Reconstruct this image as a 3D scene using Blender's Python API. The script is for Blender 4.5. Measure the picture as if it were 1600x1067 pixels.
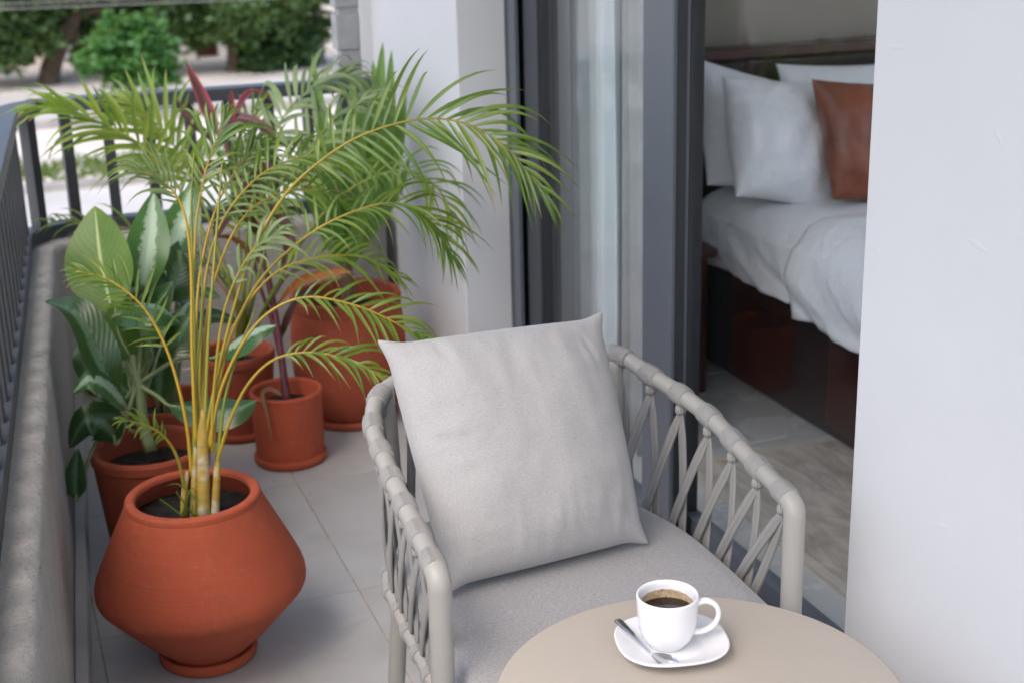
import bpy, bmesh, math, random
from mathutils import Vector, Matrix, noise
R = math.radians
V = Vector
random.seed(7)
S = bpy.context.scene
for o in list(bpy.data.objects): bpy.data.objects.remove(o)
COL = S.collection

# ------------------------------------------------------------------ camera, world, sun, exposure
CAM_H = 1.6
YAW, PITCH, ROLL, FPX = R(20), R(18), R(-1.5), 2222.0
fw = V((math.sin(YAW)*math.cos(PITCH), math.cos(YAW)*math.cos(PITCH), -math.sin(PITCH)))
rt0 = V((math.cos(YAW), -math.sin(YAW), 0)); up0 = rt0.cross(fw)
RT = rt0*math.cos(ROLL) + up0*math.sin(ROLL)
UP = -rt0*math.sin(ROLL) + up0*math.cos(ROLL)
CP = V((0, 0, CAM_H))
cd = bpy.data.cameras.new('camera'); cam = bpy.data.objects.new('camera', cd); COL.objects.link(cam)
cam.matrix_world = Matrix.Translation(CP) @ Matrix((RT, UP, -fw)).transposed().to_4x4()
cd.sensor_width = 36; cd.lens = FPX*36/1600; cd.clip_start = .05; cd.clip_end = 2000
cd.dof.use_dof = True; cd.dof.focus_distance = 2.25; cd.dof.aperture_fstop = 5.0
S.camera = cam
SUN_EL, SUN_AZ = R(56), R(-130)        # azimuth from +y towards +x: the light comes over the railing
w = bpy.data.worlds.new('World'); S.world = w; w.use_nodes = True
nt = w.node_tree; bg = nt.nodes['Background']
sky = nt.nodes.new('ShaderNodeTexSky'); sky.sky_type = 'NISHITA'; sky.sun_disc = False
sky.sun_elevation = SUN_EL; sky.sun_rotation = SUN_AZ
sky.air_density = 1.0; sky.dust_density = 3.6; sky.ozone_density = 1.0
nt.links.new(sky.outputs[0], bg.inputs[0]); bg.inputs[1].default_value = 0.14
sl = bpy.data.lights.new('sun', 'SUN'); sl.energy = 0.65; sl.angle = R(80); sl.color = (1, .955, .90)
so = bpy.data.objects.new('sun', sl); COL.objects.link(so)
sd = V((math.sin(SUN_AZ)*math.cos(SUN_EL), math.cos(SUN_AZ)*math.cos(SUN_EL), math.sin(SUN_EL)))
so.rotation_euler = sd.to_track_quat('Z', 'Y').to_euler(); so.location = (-6, 2, 8)
S.view_settings.view_transform = 'Standard'; S.view_settings.look = 'None'
S.view_settings.gamma = 1; S.view_settings.use_curve_mapping = False
S.view_settings.exposure = 1.38

def ray(px, py): return fw + RT*((px-800)/FPX) + UP*((533.5-py)/FPX)
def PD(px, py, d): return CP + ray(px, py)*d            # pixel at a distance along the view axis
def PZ(px, py, z): r = ray(px, py); return CP + r*((z-CAM_H)/r.z)
def PY(px, py, y): r = ray(px, py); return CP + r*(y/r.y)
def PX(px, py, x): r = ray(px, py); return CP + r*(x/r.x)

# ------------------------------------------------------------------ material helpers
def newmat(name):
    m = bpy.data.materials.new(name); m.use_nodes = True
    t = m.node_tree; return m, t, t.nodes['Principled BSDF']
def nn(t, kind, **kw):
    n = t.nodes.new(kind)
    for k, v in kw.items():
        if k in n.inputs: n.inputs[k].default_value = v
        else: setattr(n, k, v)
    return n
def coord(t, which='Object', scale=None):
    c = t.nodes.new('ShaderNodeTexCoord')
    if scale is None: return c.outputs[which]
    mp = t.nodes.new('ShaderNodeMapping'); mp.inputs['Scale'].default_value = scale
    t.links.new(c.outputs[which], mp.inputs[0]); return mp.outputs[0]
def noise_tex(t, vec, scale, detail=4, rough=.55, dist=0):
    n = nn(t, 'ShaderNodeTexNoise', Scale=scale, Detail=detail, Roughness=rough, Distortion=dist)
    t.links.new(vec, n.inputs['Vector']); return n.outputs['Fac']
def ramp(t, fac, stops):
    r = t.nodes.new('ShaderNodeValToRGB'); e = r.color_ramp.elements
    while len(e) < len(stops): e.new(.5)
    for i, (p, c) in enumerate(stops):
        e[i].position = p; e[i].color = (*c, 1) if len(c) == 3 else c
    t.links.new(fac, r.inputs[0]); return r.outputs[0]
def mixc(t, fac, a, b, mode='MIX'):
    m = t.nodes.new('ShaderNodeMix'); m.data_type = 'RGBA'; m.blend_type = mode
    for s, i in ((fac, 0), (a, 6), (b, 7)):
        if hasattr(s, 'node'): t.links.new(s, m.inputs[i])
        else: m.inputs[i].default_value = s if i == 0 else (*s, 1)
    return m.outputs[2]
def math_(t, op, a, b=None, clamp=False):
    m = t.nodes.new('ShaderNodeMath'); m.operation = op; m.use_clamp = clamp
    for s, i in ((a, 0), (b, 1)):
        if s is None: continue
        if hasattr(s, 'node'): t.links.new(s, m.inputs[i])
        else: m.inputs[i].default_value = s
    return m.outputs[0]
def bump(t, b, h, strength=.3, dist=.01, prev=None):
    n = nn(t, 'ShaderNodeBump', Strength=strength, Distance=dist)
    t.links.new(h, n.inputs['Height'])
    if prev: t.links.new(prev, n.inputs['Normal'])
    t.links.new(n.outputs[0], b.inputs['Normal']); return n.outputs[0]
def simple(name, col, rough=.5, metal=0, var=.12, vs=6, bs=0, bscale=60, bd=.002, spec=.5):
    m, t, b = newmat(name); o = coord(t)
    f = noise_tex(t, o, vs, 5)
    lo = tuple(c*(1-var) for c in col); hi = tuple(min(1, c*(1+var)) for c in col)
    t.links.new(ramp(t, f, [(.3, lo), (.7, hi)]), b.inputs['Base Color'])
    b.inputs['Roughness'].default_value = rough; b.inputs['Metallic'].default_value = metal
    b.inputs['Specular IOR Level'].default_value = spec
    if bs: bump(t, b, noise_tex(t, o, bscale, 6, .65), bs, bd)
    return m
M = {}
def terracotta(name, a, bcol, dirt):
    m, t, b = newmat(name); o = coord(t)
    f = noise_tex(t, o, 5, 6, .6, .6)
    c = ramp(t, f, [(.3, a), (.72, bcol)])
    st = noise_tex(t, coord(t, 'Object', (7, 7, 2.2)), 2.4, 7, .7, .8)
    c = mixc(t, ramp(t, st, [(.52, (0, 0, 0)), (.78, (dirt,)*3)]), c, (.16, .065, .04))
    sp = noise_tex(t, o, 90, 3, .6)
    c = mixc(t, ramp(t, sp, [(.62, (0, 0, 0)), (.75, (.35,)*3)]), c, (.62, .25, .15))
    lime = noise_tex(t, coord(t, 'Object', (5, 5, 9)), 1.7, 8, .75, 1.5)
    c = mixc(t, ramp(t, lime, [(.56, (0, 0, 0)), (.80, (.30,)*3)]), c, (.55, .34, .26))
    oi = t.nodes.new('ShaderNodeObjectInfo'); c = mixc(t, math_(t, 'MULTIPLY', oi.outputs['Random'], .35), c, (.30, .07, .034))
    t.links.new(c, b.inputs['Base Color']); b.inputs['Roughness'].default_value = .82
    b.inputs['Specular IOR Level'].default_value = .25
    rings = noise_tex(t, coord(t, 'Object', (.6, .6, 40)), 3, 4, .6)
    n1 = bump(t, b, rings, .25, .004); bump(t, b, noise_tex(t, o, 220, 4, .7), .25, .0015, n1)
    return m
M['terra'] = terracotta('terracotta', (.405, .078, .038), (.505, .110, .053), .42)
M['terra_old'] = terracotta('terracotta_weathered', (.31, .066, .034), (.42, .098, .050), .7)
M['soil'] = simple('soil', (.013, .009, .007), .95, var=.6, vs=40, bs=.9, bscale=70, bd=.01)
def paint():
    m, t, b = newmat('white_wall_paint'); o = coord(t)
    f = noise_tex(t, o, 2.2, 5, .6)
    t.links.new(ramp(t, f, [(.3, (.64, .64, .645)), (.7, (.67, .67, .675))]), b.inputs['Base Color'])
    b.inputs['Roughness'].default_value = .62; b.inputs['Specular IOR Level'].default_value = .3
    n1 = bump(t, b, noise_tex(t, o, 2.4, 3, .5), .12, .012)
    bl = noise_tex(t, coord(t, 'Object', (3, 3, 9)), 2.4, 2, .4, .6)
    n2 = bump(t, b, ramp(t, bl, [(.70, (0, 0, 0)), (.80, (1, 1, 1))]), .10, .0018, n1)
    bump(t, b, noise_tex(t, o, 160, 4, .6), .1, .001, n2)
    return m
M['paint'] = paint()
def stucco():
    m, t, b = newmat('parapet_stucco'); o = coord(t)
    f = noise_tex(t, o, 9, 7, .65); g = noise_tex(t, o, 120, 5, .7)
    c = ramp(t, f, [(.25, (.44, .425, .40)), (.75, (.54, .525, .50))])
    c = mixc(t, ramp(t, g, [(.54, (0, 0, 0)), (.68, (.6,)*3)]), c, (.20, .18, .16))
    t.links.new(c, b.inputs['Base Color']); b.inputs['Roughness'].default_value = .95
    n1 = bump(t, b, noise_tex(t, o, 55, 6, .7), .8, .012); bump(t, b, g, .6, .004, n1)
    return m
M['stucco'] = stucco()
M['block'] = simple('grey_block', (.33, .33, .335), .9, var=.15, vs=14, bs=.5, bscale=160, bd=.003)
def tilemat(name, a, b_, rough):
    m, t, b = newmat(name); o = coord(t); oi = t.nodes.new('ShaderNodeObjectInfo')
    ad = t.nodes.new('ShaderNodeVectorMath'); ad.operation = 'ADD'
    sc = t.nodes.new('ShaderNodeVectorMath'); sc.operation = 'SCALE'; sc.inputs[3].default_value = 30
    cb = t.nodes.new('ShaderNodeCombineXYZ'); t.links.new(oi.outputs['Random'], cb.inputs[0]); t.links.new(oi.outputs['Random'], cb.inputs[1])
    t.links.new(cb.outputs[0], sc.inputs[0]); t.links.new(o, ad.inputs[0]); t.links.new(sc.outputs[0], ad.inputs[1])
    v = ad.outputs[0]
    f = noise_tex(t, v, 3.2, 8, .62, .5); g = noise_tex(t, v, 1.3, 5, .6)
    c = ramp(t, f, [(.25, a), (.75, b_)])
    sn = noise_tex(t, v, 5.5, 7, .72, 1.1); c = mixc(t, ramp(t, sn, [(.58, (0, 0, 0)), (.76, (.5,)*3)]), c, tuple(x*y for x, y in zip(a, (.82, .72, .64))))
    c = mixc(t, ramp(t, g, [(.5, (0, 0, 0)), (.8, (.45,)*3)]), c, tuple(x*.72*y for x, y in zip(a, (1, .96, .9))))
    t.links.new(c, b.inputs['Base Color'])
    t.links.new(ramp(t, f, [(.2, (rough-.08,)*3), (.8, (rough+.14,)*3)]), b.inputs['Roughness'])
    bump(t, b, noise_tex(t, v, 90, 5, .6), .06, .001); return m
M['tile'] = tilemat('balcony_tile', (.395, .397, .398), (.52, .522, .525), .46)
M['rtile'] = tilemat('room_tile', (.56, .57, .575), (.64, .645, .65), .25)
M['grout'] = simple('grout', (.40, .33, .265), .95, var=.3, vs=30, bs=.3)
M['frame'] = simple('anthracite_frame', (.115, .13, .15), .42, 0, .08, 3, .05, 300, .0005)
M['frame_mid'] = simple('charcoal_frame', (.045, .051, .058), .4, 0, .08, 3)
M['frame_dark'] = simple('dark_channel', (.02, .022, .026), .5, 0, .1, 4)
M['rail'] = simple('rail_paint', (.05, .055, .064), .45, 0, .12, 8, .08, 260, .0005)
def glass(name, tint):
    m = bpy.data.materials.new(name); m.use_nodes = True; t = m.node_tree
    t.nodes.remove(t.nodes['Principled BSDF']); out = t.nodes['Material Output']
    lw = nn(t, 'ShaderNodeLayerWeight', Blend=.5)
    f = math_(t, 'POWER', lw.outputs['Facing'], 5.0); f = math_(t, 'MULTIPLY', f, .75); f = math_(t, 'ADD', f, .006)
    tr = t.nodes.new('ShaderNodeBsdfTransparent'); tr.inputs[0].default_value = (*tint, 1)
    gl = t.nodes.new('ShaderNodeBsdfGlossy'); gl.inputs['Roughness'].default_value = .0
    dif = t.nodes.new('ShaderNodeBsdfDiffuse'); dif.inputs[0].default_value = (.7, .7, .7, 1)
    ds = noise_tex(t, coord(t), 60, 8, .8)
    mx = t.nodes.new('ShaderNodeMixShader'); t.links.new(f, mx.inputs[0]); t.links.new(tr.outputs[0], mx.inputs[1]); t.links.new(gl.outputs[0], mx.inputs[2])
    m2 = t.nodes.new('ShaderNodeMixShader'); t.links.new(ramp(t, ds, [(.62, (.0015,)*3), (.82, (.03,)*3)]), m2.inputs[0])
    t.links.new(mx.outputs[0], m2.inputs[1]); t.links.new(dif.outputs[0], m2.inputs[2])
    t.links.new(m2.outputs[0], out.inputs[0]); return m
M['glass'] = glass('window_glass', (.975, .985, .982))
M['chair'] = simple('chair_metal', (.37, .355, .325), .42, 0, .05, 4, .05, 300, .0004)
def weave(name, col, scale, rough=.9, var=.18, strength=.35, uv=False):
    m, t, b = newmat(name); o = coord(t, 'UV' if uv else 'Object')
    f = noise_tex(t, o, 3, 4)
    fine = noise_tex(t, coord(t, 'UV' if uv else 'Object', (scale, scale*.35, scale)), 1, 3, .6)
    fine2 = noise_tex(t, coord(t, 'UV' if uv else 'Object', (scale*.3, scale, scale*.5)), 1, 3, .6)
    c = ramp(t, math_(t, 'MULTIPLY', math_(t, 'ADD', fine, fine2), .5), [(.35, tuple(x*(1-var) for x in col)), (.65, tuple(x*(1+var) for x in col))])
    c = mixc(t, math_(t, 'MULTIPLY', f, .22), c, tuple(x*.85 for x in col))
    t.links.new(c, b.inputs['Base Color']); b.inputs['Roughness'].default_value = rough
    b.inputs['Sheen Weight'].default_value = .25; b.inputs['Specular IOR Level'].default_value = .2
    bump(t, b, math_(t, 'ADD', fine, fine2), strength, .0012); return m
M['fabric'] = weave('pillow_fabric', (.405, .395, .388), 620, .9, .14)
M['seatfab'] = weave('seat_fabric', (.335, .33, .335), 520, .9, .24)
def rope():
    m, t, b = newmat('rope_webbing'); uv = coord(t, 'UV')
    a = nn(t, 'ShaderNodeTexWave', Scale=1.0, Distortion=.4); a.wave_type = 'BANDS'; a.bands_direction = 'DIAGONAL'
    mp = t.nodes.new('ShaderNodeMapping'); mp.inputs['Scale'].default_value = (3.2, 220, 1); t.links.new(uv, mp.inputs[0]); t.links.new(mp.outputs[0], a.inputs[0])
    c_ = nn(t, 'ShaderNodeTexWave', Scale=1.0, Distortion=.4); c_.wave_type = 'BANDS'; c_.bands_direction = 'X'
    mp2 = t.nodes.new('ShaderNodeMapping'); mp2.inputs['Scale'].default_value = (2.2, 60, 1); t.links.new(uv, mp2.inputs[0]); t.links.new(mp2.outputs[0], c_.inputs[0])
    h = math_(t, 'ADD', a.outputs['Fac'], c_.outputs['Fac'])
    t.links.new(ramp(t, math_(t, 'MULTIPLY', h, .5), [(.1, (.27, .26, .245)), (.75, (.46, .445, .42))]), b.inputs['Base Color'])
    b.inputs['Roughness'].default_value = .85; bump(t, b, h, .6, .0015); return m
M['rope'] = rope()
M['table'] = simple('table_laminate', (.455, .405, .345), .55, 0, .03, 3, .03, 400, .0004, .35)
M['ceramic'] = simple('white_ceramic', (.83, .83, .84), .08, 0, .01, 3)
M['steel'] = simple('spoon_steel', (.62, .62, .63), .16, 1, .04, 10)
def coffee():
    m, t, b = newmat('black_coffee'); uv = coord(t, 'UV')
    sx = t.nodes.new('ShaderNodeSeparateXYZ'); t.links.new(uv, sx.inputs[0])
    n = noise_tex(t, coord(t), 160, 5, .7); f = math_(t, 'ADD', sx.outputs[0], math_(t, 'MULTIPLY', math_(t, 'SUBTRACT', n, .5), .10))
    c = ramp(t, f, [(.90, (.008, .004, .003)), (.965, (.06, .035, .018)), (1.0, (.36, .25, .13))])
    vo = nn(t, 'ShaderNodeTexVoronoi', Scale=420); t.links.new(coord(t), vo.inputs[0])
    c = mixc(t, ramp(t, vo.outputs['Distance'], [(.08, (.4,)*3), (.2, (0, 0, 0))]), c, (.01, .006, .004))
    t.links.new(c, b.inputs['Base Color']); b.inputs['Roughness'].default_value = .1; return m
M['coffee'] = coffee()
def foam():
    m, t, b = newmat('coffee_foam'); o = coord(t)
    n = noise_tex(t, o, 90, 5, .7); c = ramp(t, n, [(.3, (.36, .22, .10)), (.7, (.62, .50, .34))])
    vo = nn(t, 'ShaderNodeTexVoronoi', Scale=330); t.links.new(o, vo.inputs[0])
    c = mixc(t, ramp(t, vo.outputs['Distance'], [(.16, (.8,)*3), (.3, (0, 0, 0))]), c, (.05, .025, .01))
    t.links.new(c, b.inputs['Base Color']); b.inputs['Roughness'].default_value = .35; return m
M['foam'] = foam()
M['wood'] = simple('dark_mahogany', (.055, .013, .009), .32, 0, .5, 5)
M['woodblack'] = simple('espresso_wood', (.018, .008, .007), .35, 0, .4, 5)
M['linen'] = simple('white_linen', (.86, .86, .88), .85, 0, .02, 6, .55, 11, .03)
M['leather'] = simple('brown_leather', (.22, .055, .025), .38, 0, .35, 9, .35, 26, .012)
M['rug'] = None
def rugm():
    m, t, b = newmat('faded_rug'); o = coord(t)
    f = noise_tex(t, coord(t, 'Object', (9, 2.2, 1)), 2.2, 8, .72, 1.2); g = noise_tex(t, o, 3.0, 5, .6, 1)
    c = ramp(t, math_(t, 'ADD', math_(t, 'MULTIPLY', f, .6), math_(t, 'MULTIPLY', g, .4)), [(.38, (.34, .28, .235)), (.5, (.46, .41, .36)), (.62, (.62, .58, .52))])
    t.links.new(c, b.inputs['Base Color']); b.inputs['Roughness'].default_value = .95
    bump(t, b, noise_tex(t, o, 300, 3), .5, .003); return m
M['rug'] = rugm()
M['rugedge'] = simple('rug_binding', (.55, .5, .43), .9, 0, .1, 20, .3, 200)
M['curtain'] = simple('pale_curtain', (.70, .76, .80), .9, 0, .05, 8)
M['curtain2'] = simple('grey_curtain', (.40, .42, .435), .9, 0, .08, 8)
M['roomwall'] = simple('room_wall', (.82, .80, .77), .8, 0, .03, 3)
M['ceilpaint'] = simple('ceiling_paint', (.86, .86, .85), .85, 0, .01, 3)
M['taupe'] = simple('taupe_wall', (.27, .24, .195), .8, 0, .06, 3)
M['cable'] = simple('cable', (.30, .30, .29), .6)

def leafmat(name, stops, transl=.3, rough=.38, stripe=0, mid=None, patch=None, edge=None, spec=.5, tips=False):
    """stops: colours over a noise; mid: midrib colour; patch: variegated middle; edge: margin colour (by UV)."""
    m, t, b = newmat(name); o = coord(t); uv = coord(t, 'UV')
    oi = t.nodes.new('ShaderNodeObjectInfo')
    f = noise_tex(t, o, 14, 4, .6)
    f = math_(t, 'ADD', math_(t, 'MULTIPLY', f, .6), math_(t, 'MULTIPLY', oi.outputs['Random'], .4))
    c = ramp(t, f, stops)
    sx = t.nodes.new('ShaderNodeSeparateXYZ'); t.links.new(uv, sx.inputs[0])
    au = math_(t, 'ABSOLUTE', math_(t, 'SUBTRACT', sx.outputs[0], .5))
    nb = None
    if stripe:
        wv = math_(t, 'SINE', math_(t, 'MULTIPLY', sx.outputs[0], stripe*6.283))
        c = mixc(t, math_(t, 'MULTIPLY', math_(t, 'ADD', wv, 1), .14), c, tuple(min(1, x*2.2) for x in stops[-1][1]))
        nb = wv
    if patch:
        # side veins: bands that run from the midrib to the margin
        ph = math_(t, 'ADD', math_(t, 'MULTIPLY', sx.outputs[1], 34), math_(t, 'MULTIPLY', au, -22))
        wv = math_(t, 'SINE', math_(t, 'ADD', math_(t, 'MULTIPLY', ph, 2.6), math_(t, 'MULTIPLY', f, 5)))
        c = mixc(t, math_(t, 'MULTIPLY', math_(t, 'ADD', wv, 1), .07), c, (.16, .30, .07)); nb = math_(t, 'MULTIPLY', wv, .12)
        n = noise_tex(t, uv, 11, 6, .7)
        fz = noise_tex(t, coord(t, 'UV', (3, 26, 1)), 1.6, 5, .7)
        e = math_(t, 'ADD', au, math_(t, 'MULTIPLY', math_(t, 'SUBTRACT', math_(t, 'ADD', n, fz), 1.0), .34))
        if patch[0] > 0: c = mixc(t, ramp(t, e, [(patch[0]-.015, (.92,)*3), (patch[0]+.025, (0, 0, 0))]), c, patch[1])
    if edge: c = mixc(t, ramp(t, au, [(.30, (0, 0, 0)), (.46, (.9,)*3)]), c, edge)
    if tips:
        tv = math_(t, 'ADD', sx.outputs[1], math_(t, 'MULTIPLY', oi.outputs['Random'], .16))
        c = mixc(t, ramp(t, tv, [(.96, (0, 0, 0)), (1.06, (.85,)*3)]), c, (.24, .13, .05))
    if mid: c = mixc(t, ramp(t, au, [(.012, (.9,)*3), (.035, (0, 0, 0))]), c, mid)
    t.links.new(c, b.inputs['Base Color']); b.inputs['Roughness'].default_value = rough
    b.inputs['Specular IOR Level'].default_value = spec
    if nb is not None: bump(t, b, nb, .3, .003)
    tl = t.nodes.new('ShaderNodeBsdfTranslucent'); mx = t.nodes.new('ShaderNodeMixShader'); mx.inputs[0].default_value = transl
    t.links.new(mixc(t, .5, c, (.35, .5, .05)), tl.inputs[0])
    out = t.nodes['Material Output']
    t.links.new(b.outputs[0], mx.inputs[1]); t.links.new(tl.outputs[0], mx.inputs[2]); t.links.new(mx.outputs[0], out.inputs[0])
    return m
M['palm'] = leafmat('palm_leaflet', [(.25, (.06, .13, .014)), (.5, (.11, .19, .02)), (.8, (.20, .26, .035))], .22, .3, tips=True)
M['palm_back'] = leafmat('back_palm_leaflet', [(.25, (.09, .17, .02)), (.55, (.17, .26, .03)), (.8, (.28, .34, .05))], .35, .34, tips=True)
M['palm_pale'] = leafmat('pale_palm_leaflet', [(.25, (.14, .20, .08)), (.6, (.21, .29, .12)), (.85, (.30, .36, .17))], .3, .4)
M['rachis'] = leafmat('yellow_petiole', [(.25, (.26, .22, .02)), (.5, (.42, .28, .02)), (.8, (.50, .30, .015))], .05, .4)
M['rachis_g'] = leafmat('green_petiole', [(.25, (.15, .2, .02)), (.6, (.22, .25, .03)), (.8, (.32, .28, .03))], .05, .4)
def cane():
    m, t, b = newmat('palm_cane'); o = coord(t)
    wv = nn(t, 'ShaderNodeTexWave', Scale=9, Distortion=1.2); wv.bands_direction = 'Z'; t.links.new(o, wv.inputs[0])
    c = ramp(t, noise_tex(t, o, 22, 5), [(.3, (.30, .20, .03)), (.5, (.40, .27, .04)), (.62, (.45, .42, .33)), (.75, (.17, .10, .03))])
    c = mixc(t, ramp(t, wv.outputs['Fac'], [(.93, (0, 0, 0)), (.99, (.3,)*3)]), c, (.17, .11, .05))
    t.links.new(c, b.inputs['Base Color']); b.inputs['Roughness'].default_value = .6; return m
M['cane'] = cane()
M['dumb_plain'] = leafmat('plain_broad_leaf', [(.25, (.022, .08, .008)), (.5, (.042, .12, .011)), (.8, (.11, .18, .018))], .14, .42, 0, (.42, .50, .22), (0, (0, 0, 0)))
M['dumb_var'] = leafmat('variegated_leaf', [(.25, (.018, .075, .016)), (.5, (.026, .10, .02)), (.8, (.04, .13, .025))], .18, .3, 0, (.36, .5, .34), (.17, (.34, .46, .33)))
M['dumb_dark'] = leafmat('dark_broad_leaf', [(.25, (.012, .045, .014)), (.5, (.018, .06, .018)), (.8, (.028, .085, .022))], .12, .26, 0, (.1, .2, .09), (.09, (.10, .18, .11)))
M['dumb_stem'] = leafmat('pale_leaf_stem', [(.25, (.16, .21, .09)), (.6, (.22, .27, .12)), (.8, (.26, .3, .15))], .05, .5)
M['fan'] = leafmat('pleated_leaf', [(.25, (.075, .18, .03)), (.5, (.12, .25, .05)), (.8, (.20, .33, .09))], .28, .42, 7)
M['ti'] = leafmat('maroon_leaf', [(.25, (.028, .010, .012)), (.6, (.06, .018, .022)), (.8, (.10, .03, .035))], .15, .3, 5, (.2, .02, .04))
M['ti_pink'] = leafmat('pink_leaf', [(.25, (.09, .014, .03)), (.6, (.12, .018, .04)), (.8, (.16, .025, .05))], .2, .32, 0, None, None, (.52, .035, .10))
M['ti_orange'] = leafmat('dying_orange_leaf', [(.25, (.28, .075, .02)), (.6, (.40, .12, .03)), (.8, (.2, .08, .04))], .2, .5)
M['ti_stem'] = simple('maroon_stem', (.11, .02, .03), .5, 0, .3, 20)
M['dry'] = leafmat('dry_leaf', [(.25, (.12, .06, .035)), (.6, (.22, .12, .07)), (.8, (.30, .17, .10))], .15, .7)
M['bark'] = simple('bark', (.10, .068, .045), .95, 0, .4, 6, .8, 14, .05)
M['woodystem'] = simple('woody_stem', (.14, .085, .05), .9, 0, .4, 30, .5, 60)
def crown(name, a, b_, c_): return leafmat(name, [(.2, a), (.5, b_), (.85, c_)], .3, .5)
M['crown1'] = crown('dark_foliage', (.024, .062, .022), (.05, .105, .034), (.085, .15, .05))
M['crown2'] = crown('bright_foliage', (.045, .15, .035), (.075, .21, .05), (.13, .28, .075))
M['sand'] = simple('pale_dirt', (.53, .49, .445), .95, 0, .18, .7, .3, 6, .05)
M['road'] = simple('dusty_road', (.42, .405, .39), .9, 0, .12, .5, .2, 30, .02)
M['kerb'] = simple('kerb_stone', (.30, .28, .26), .9, 0, .2, 3)
M['grass'] = leafmat('grass', [(.25, (.05, .10, .02)), (.5, (.08, .13, .03)), (.8, (.13, .17, .045))], .3, .6)
M['house'] = simple('house_plaster', (.86, .82, .78), .9, 0, .08, 1.2)
M['house2'] = simple('house_cream', (.78, .70, .61), .9, 0, .08, 1.2)
M['roof'] = simple('roof_sheet', (.55, .54, .53), .6, 0, .1, 2)
M['pane'] = simple('dark_pane', (.05, .055, .06), .15, 0, .2, 3)
M['pole'] = simple('concrete_pole', (.38, .33, .28), .9, 0, .15, 5)

# ------------------------------------------------------------------ object helpers
def props(o, label=None, cat=None, group=None, kind=None):
    if label: o['label'] = label
    if cat: o['category'] = cat
    if group: o['group'] = group
    if kind: o['kind'] = kind
    return o
ROOT = {}
def empty(name, loc, label, cat, group=None):
    o = bpy.data.objects.new(name, None); COL.objects.link(o); o.location = loc; o.empty_display_size = .05
    ROOT[o] = V(loc); return props(o, label, cat, group)
def base_of(p): return ROOT.get(p, V((0, 0, 0)))
def link(name, me, parent=None, loc=None):
    o = bpy.data.objects.new(name, me); COL.objects.link(o)
    if parent is not None:
        o.parent = parent; ROOT[o] = base_of(parent)
    if loc is not None: o.location = loc
    return o
def mesh(name, vs, fs, mat, parent=None, smooth=True, uv=None, origin=None, sharp=0):
    """vertices in world space; stored relative to the parent's base, or to origin for a top-level mesh."""
    b = base_of(parent) if parent is not None else (V(origin) if origin is not None else V((0, 0, 0)))
    me = bpy.data.meshes.new(name); me.from_pydata([tuple(V(v)-b) for v in vs], [], fs)
    me.materials.append(M[mat])
    if smooth: me.polygons.foreach_set('use_smooth', [True]*len(me.polygons))
    if uv is not None:
        l = me.uv_layers.new(name='UVMap')
        for i, lp in enumerate(me.loops): l.data[i].uv = uv[lp.vertex_index]
    me.update()
    if smooth and len(fs) < 9000 and sharp: me.set_sharp_from_angle(angle=sharp)
    return link(name, me, parent, None if parent is not None else b)
def from_bm(name, bm, mat, parent=None, smooth=False, origin=None):
    b = base_of(parent) if parent is not None else (V(origin) if origin is not None else V((0, 0, 0)))
    bmesh.ops.translate(bm, verts=bm.verts, vec=-b)
    me = bpy.data.meshes.new(name); bm.to_mesh(me); bm.free(); me.materials.append(M[mat])
    if smooth: me.polygons.foreach_set('use_smooth', [True]*len(me.polygons))
    return link(name, me, parent, None if parent is not None else b)
def bm_box(bm, x0, x1, y0, y1, z0, z1, bev=0, seg=2, mtx=None):
    r = bmesh.ops.create_cube(bm, size=1); vs = r['verts']
    bmesh.ops.scale(bm, verts=vs, vec=(x1-x0, y1-y0, z1-z0))
    bmesh.ops.translate(bm, verts=vs, vec=((x0+x1)/2, (y0+y1)/2, (z0+z1)/2))
    if bev:
        es = {e for v in vs for e in v.link_edges}
        r = bmesh.ops.bevel(bm, geom=list(es), offset=bev, segments=seg, affect='EDGES', profile=.5); vs = list({v for f in r['faces'] for v in f.verts} | {v for v in vs if v.is_valid})
    if mtx: bmesh.ops.transform(bm, verts=[v for v in vs if v.is_valid], matrix=mtx)
def box(name, x0, x1, y0, y1, z0, z1, mat, parent=None, bev=0, smooth=False, seg=2):
    bm = bmesh.new(); bm_box(bm, x0, x1, y0, y1, z0, z1, bev, seg)
    return from_bm(name, bm, mat, parent, smooth, origin=((x0+x1)/2, (y0+y1)/2, z0))
def catmull(pts, n):
    pts = [V(p) for p in pts]; k = len(pts)-1; out = []
    for i in range(n):
        u = i/(n-1)*k; j = min(int(u), k-1); f = u-j
        p0 = pts[j-1] if j > 0 else pts[0]*2-pts[1]; p1, p2 = pts[j], pts[j+1]
        p3 = pts[j+2] if j+2 <= k else pts[k]*2-pts[k-1]
        out.append(.5*((2*p1)+(p2-p0)*f+(2*p0-5*p1+4*p2-p3)*f*f+(3*p1-p0-3*p2+p3)*f**3))
    return out
def tangents(ps):
    return [(ps[min(i+1, len(ps)-1)]-ps[max(i-1, 0)]).normalized() for i in range(len(ps))]
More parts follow.
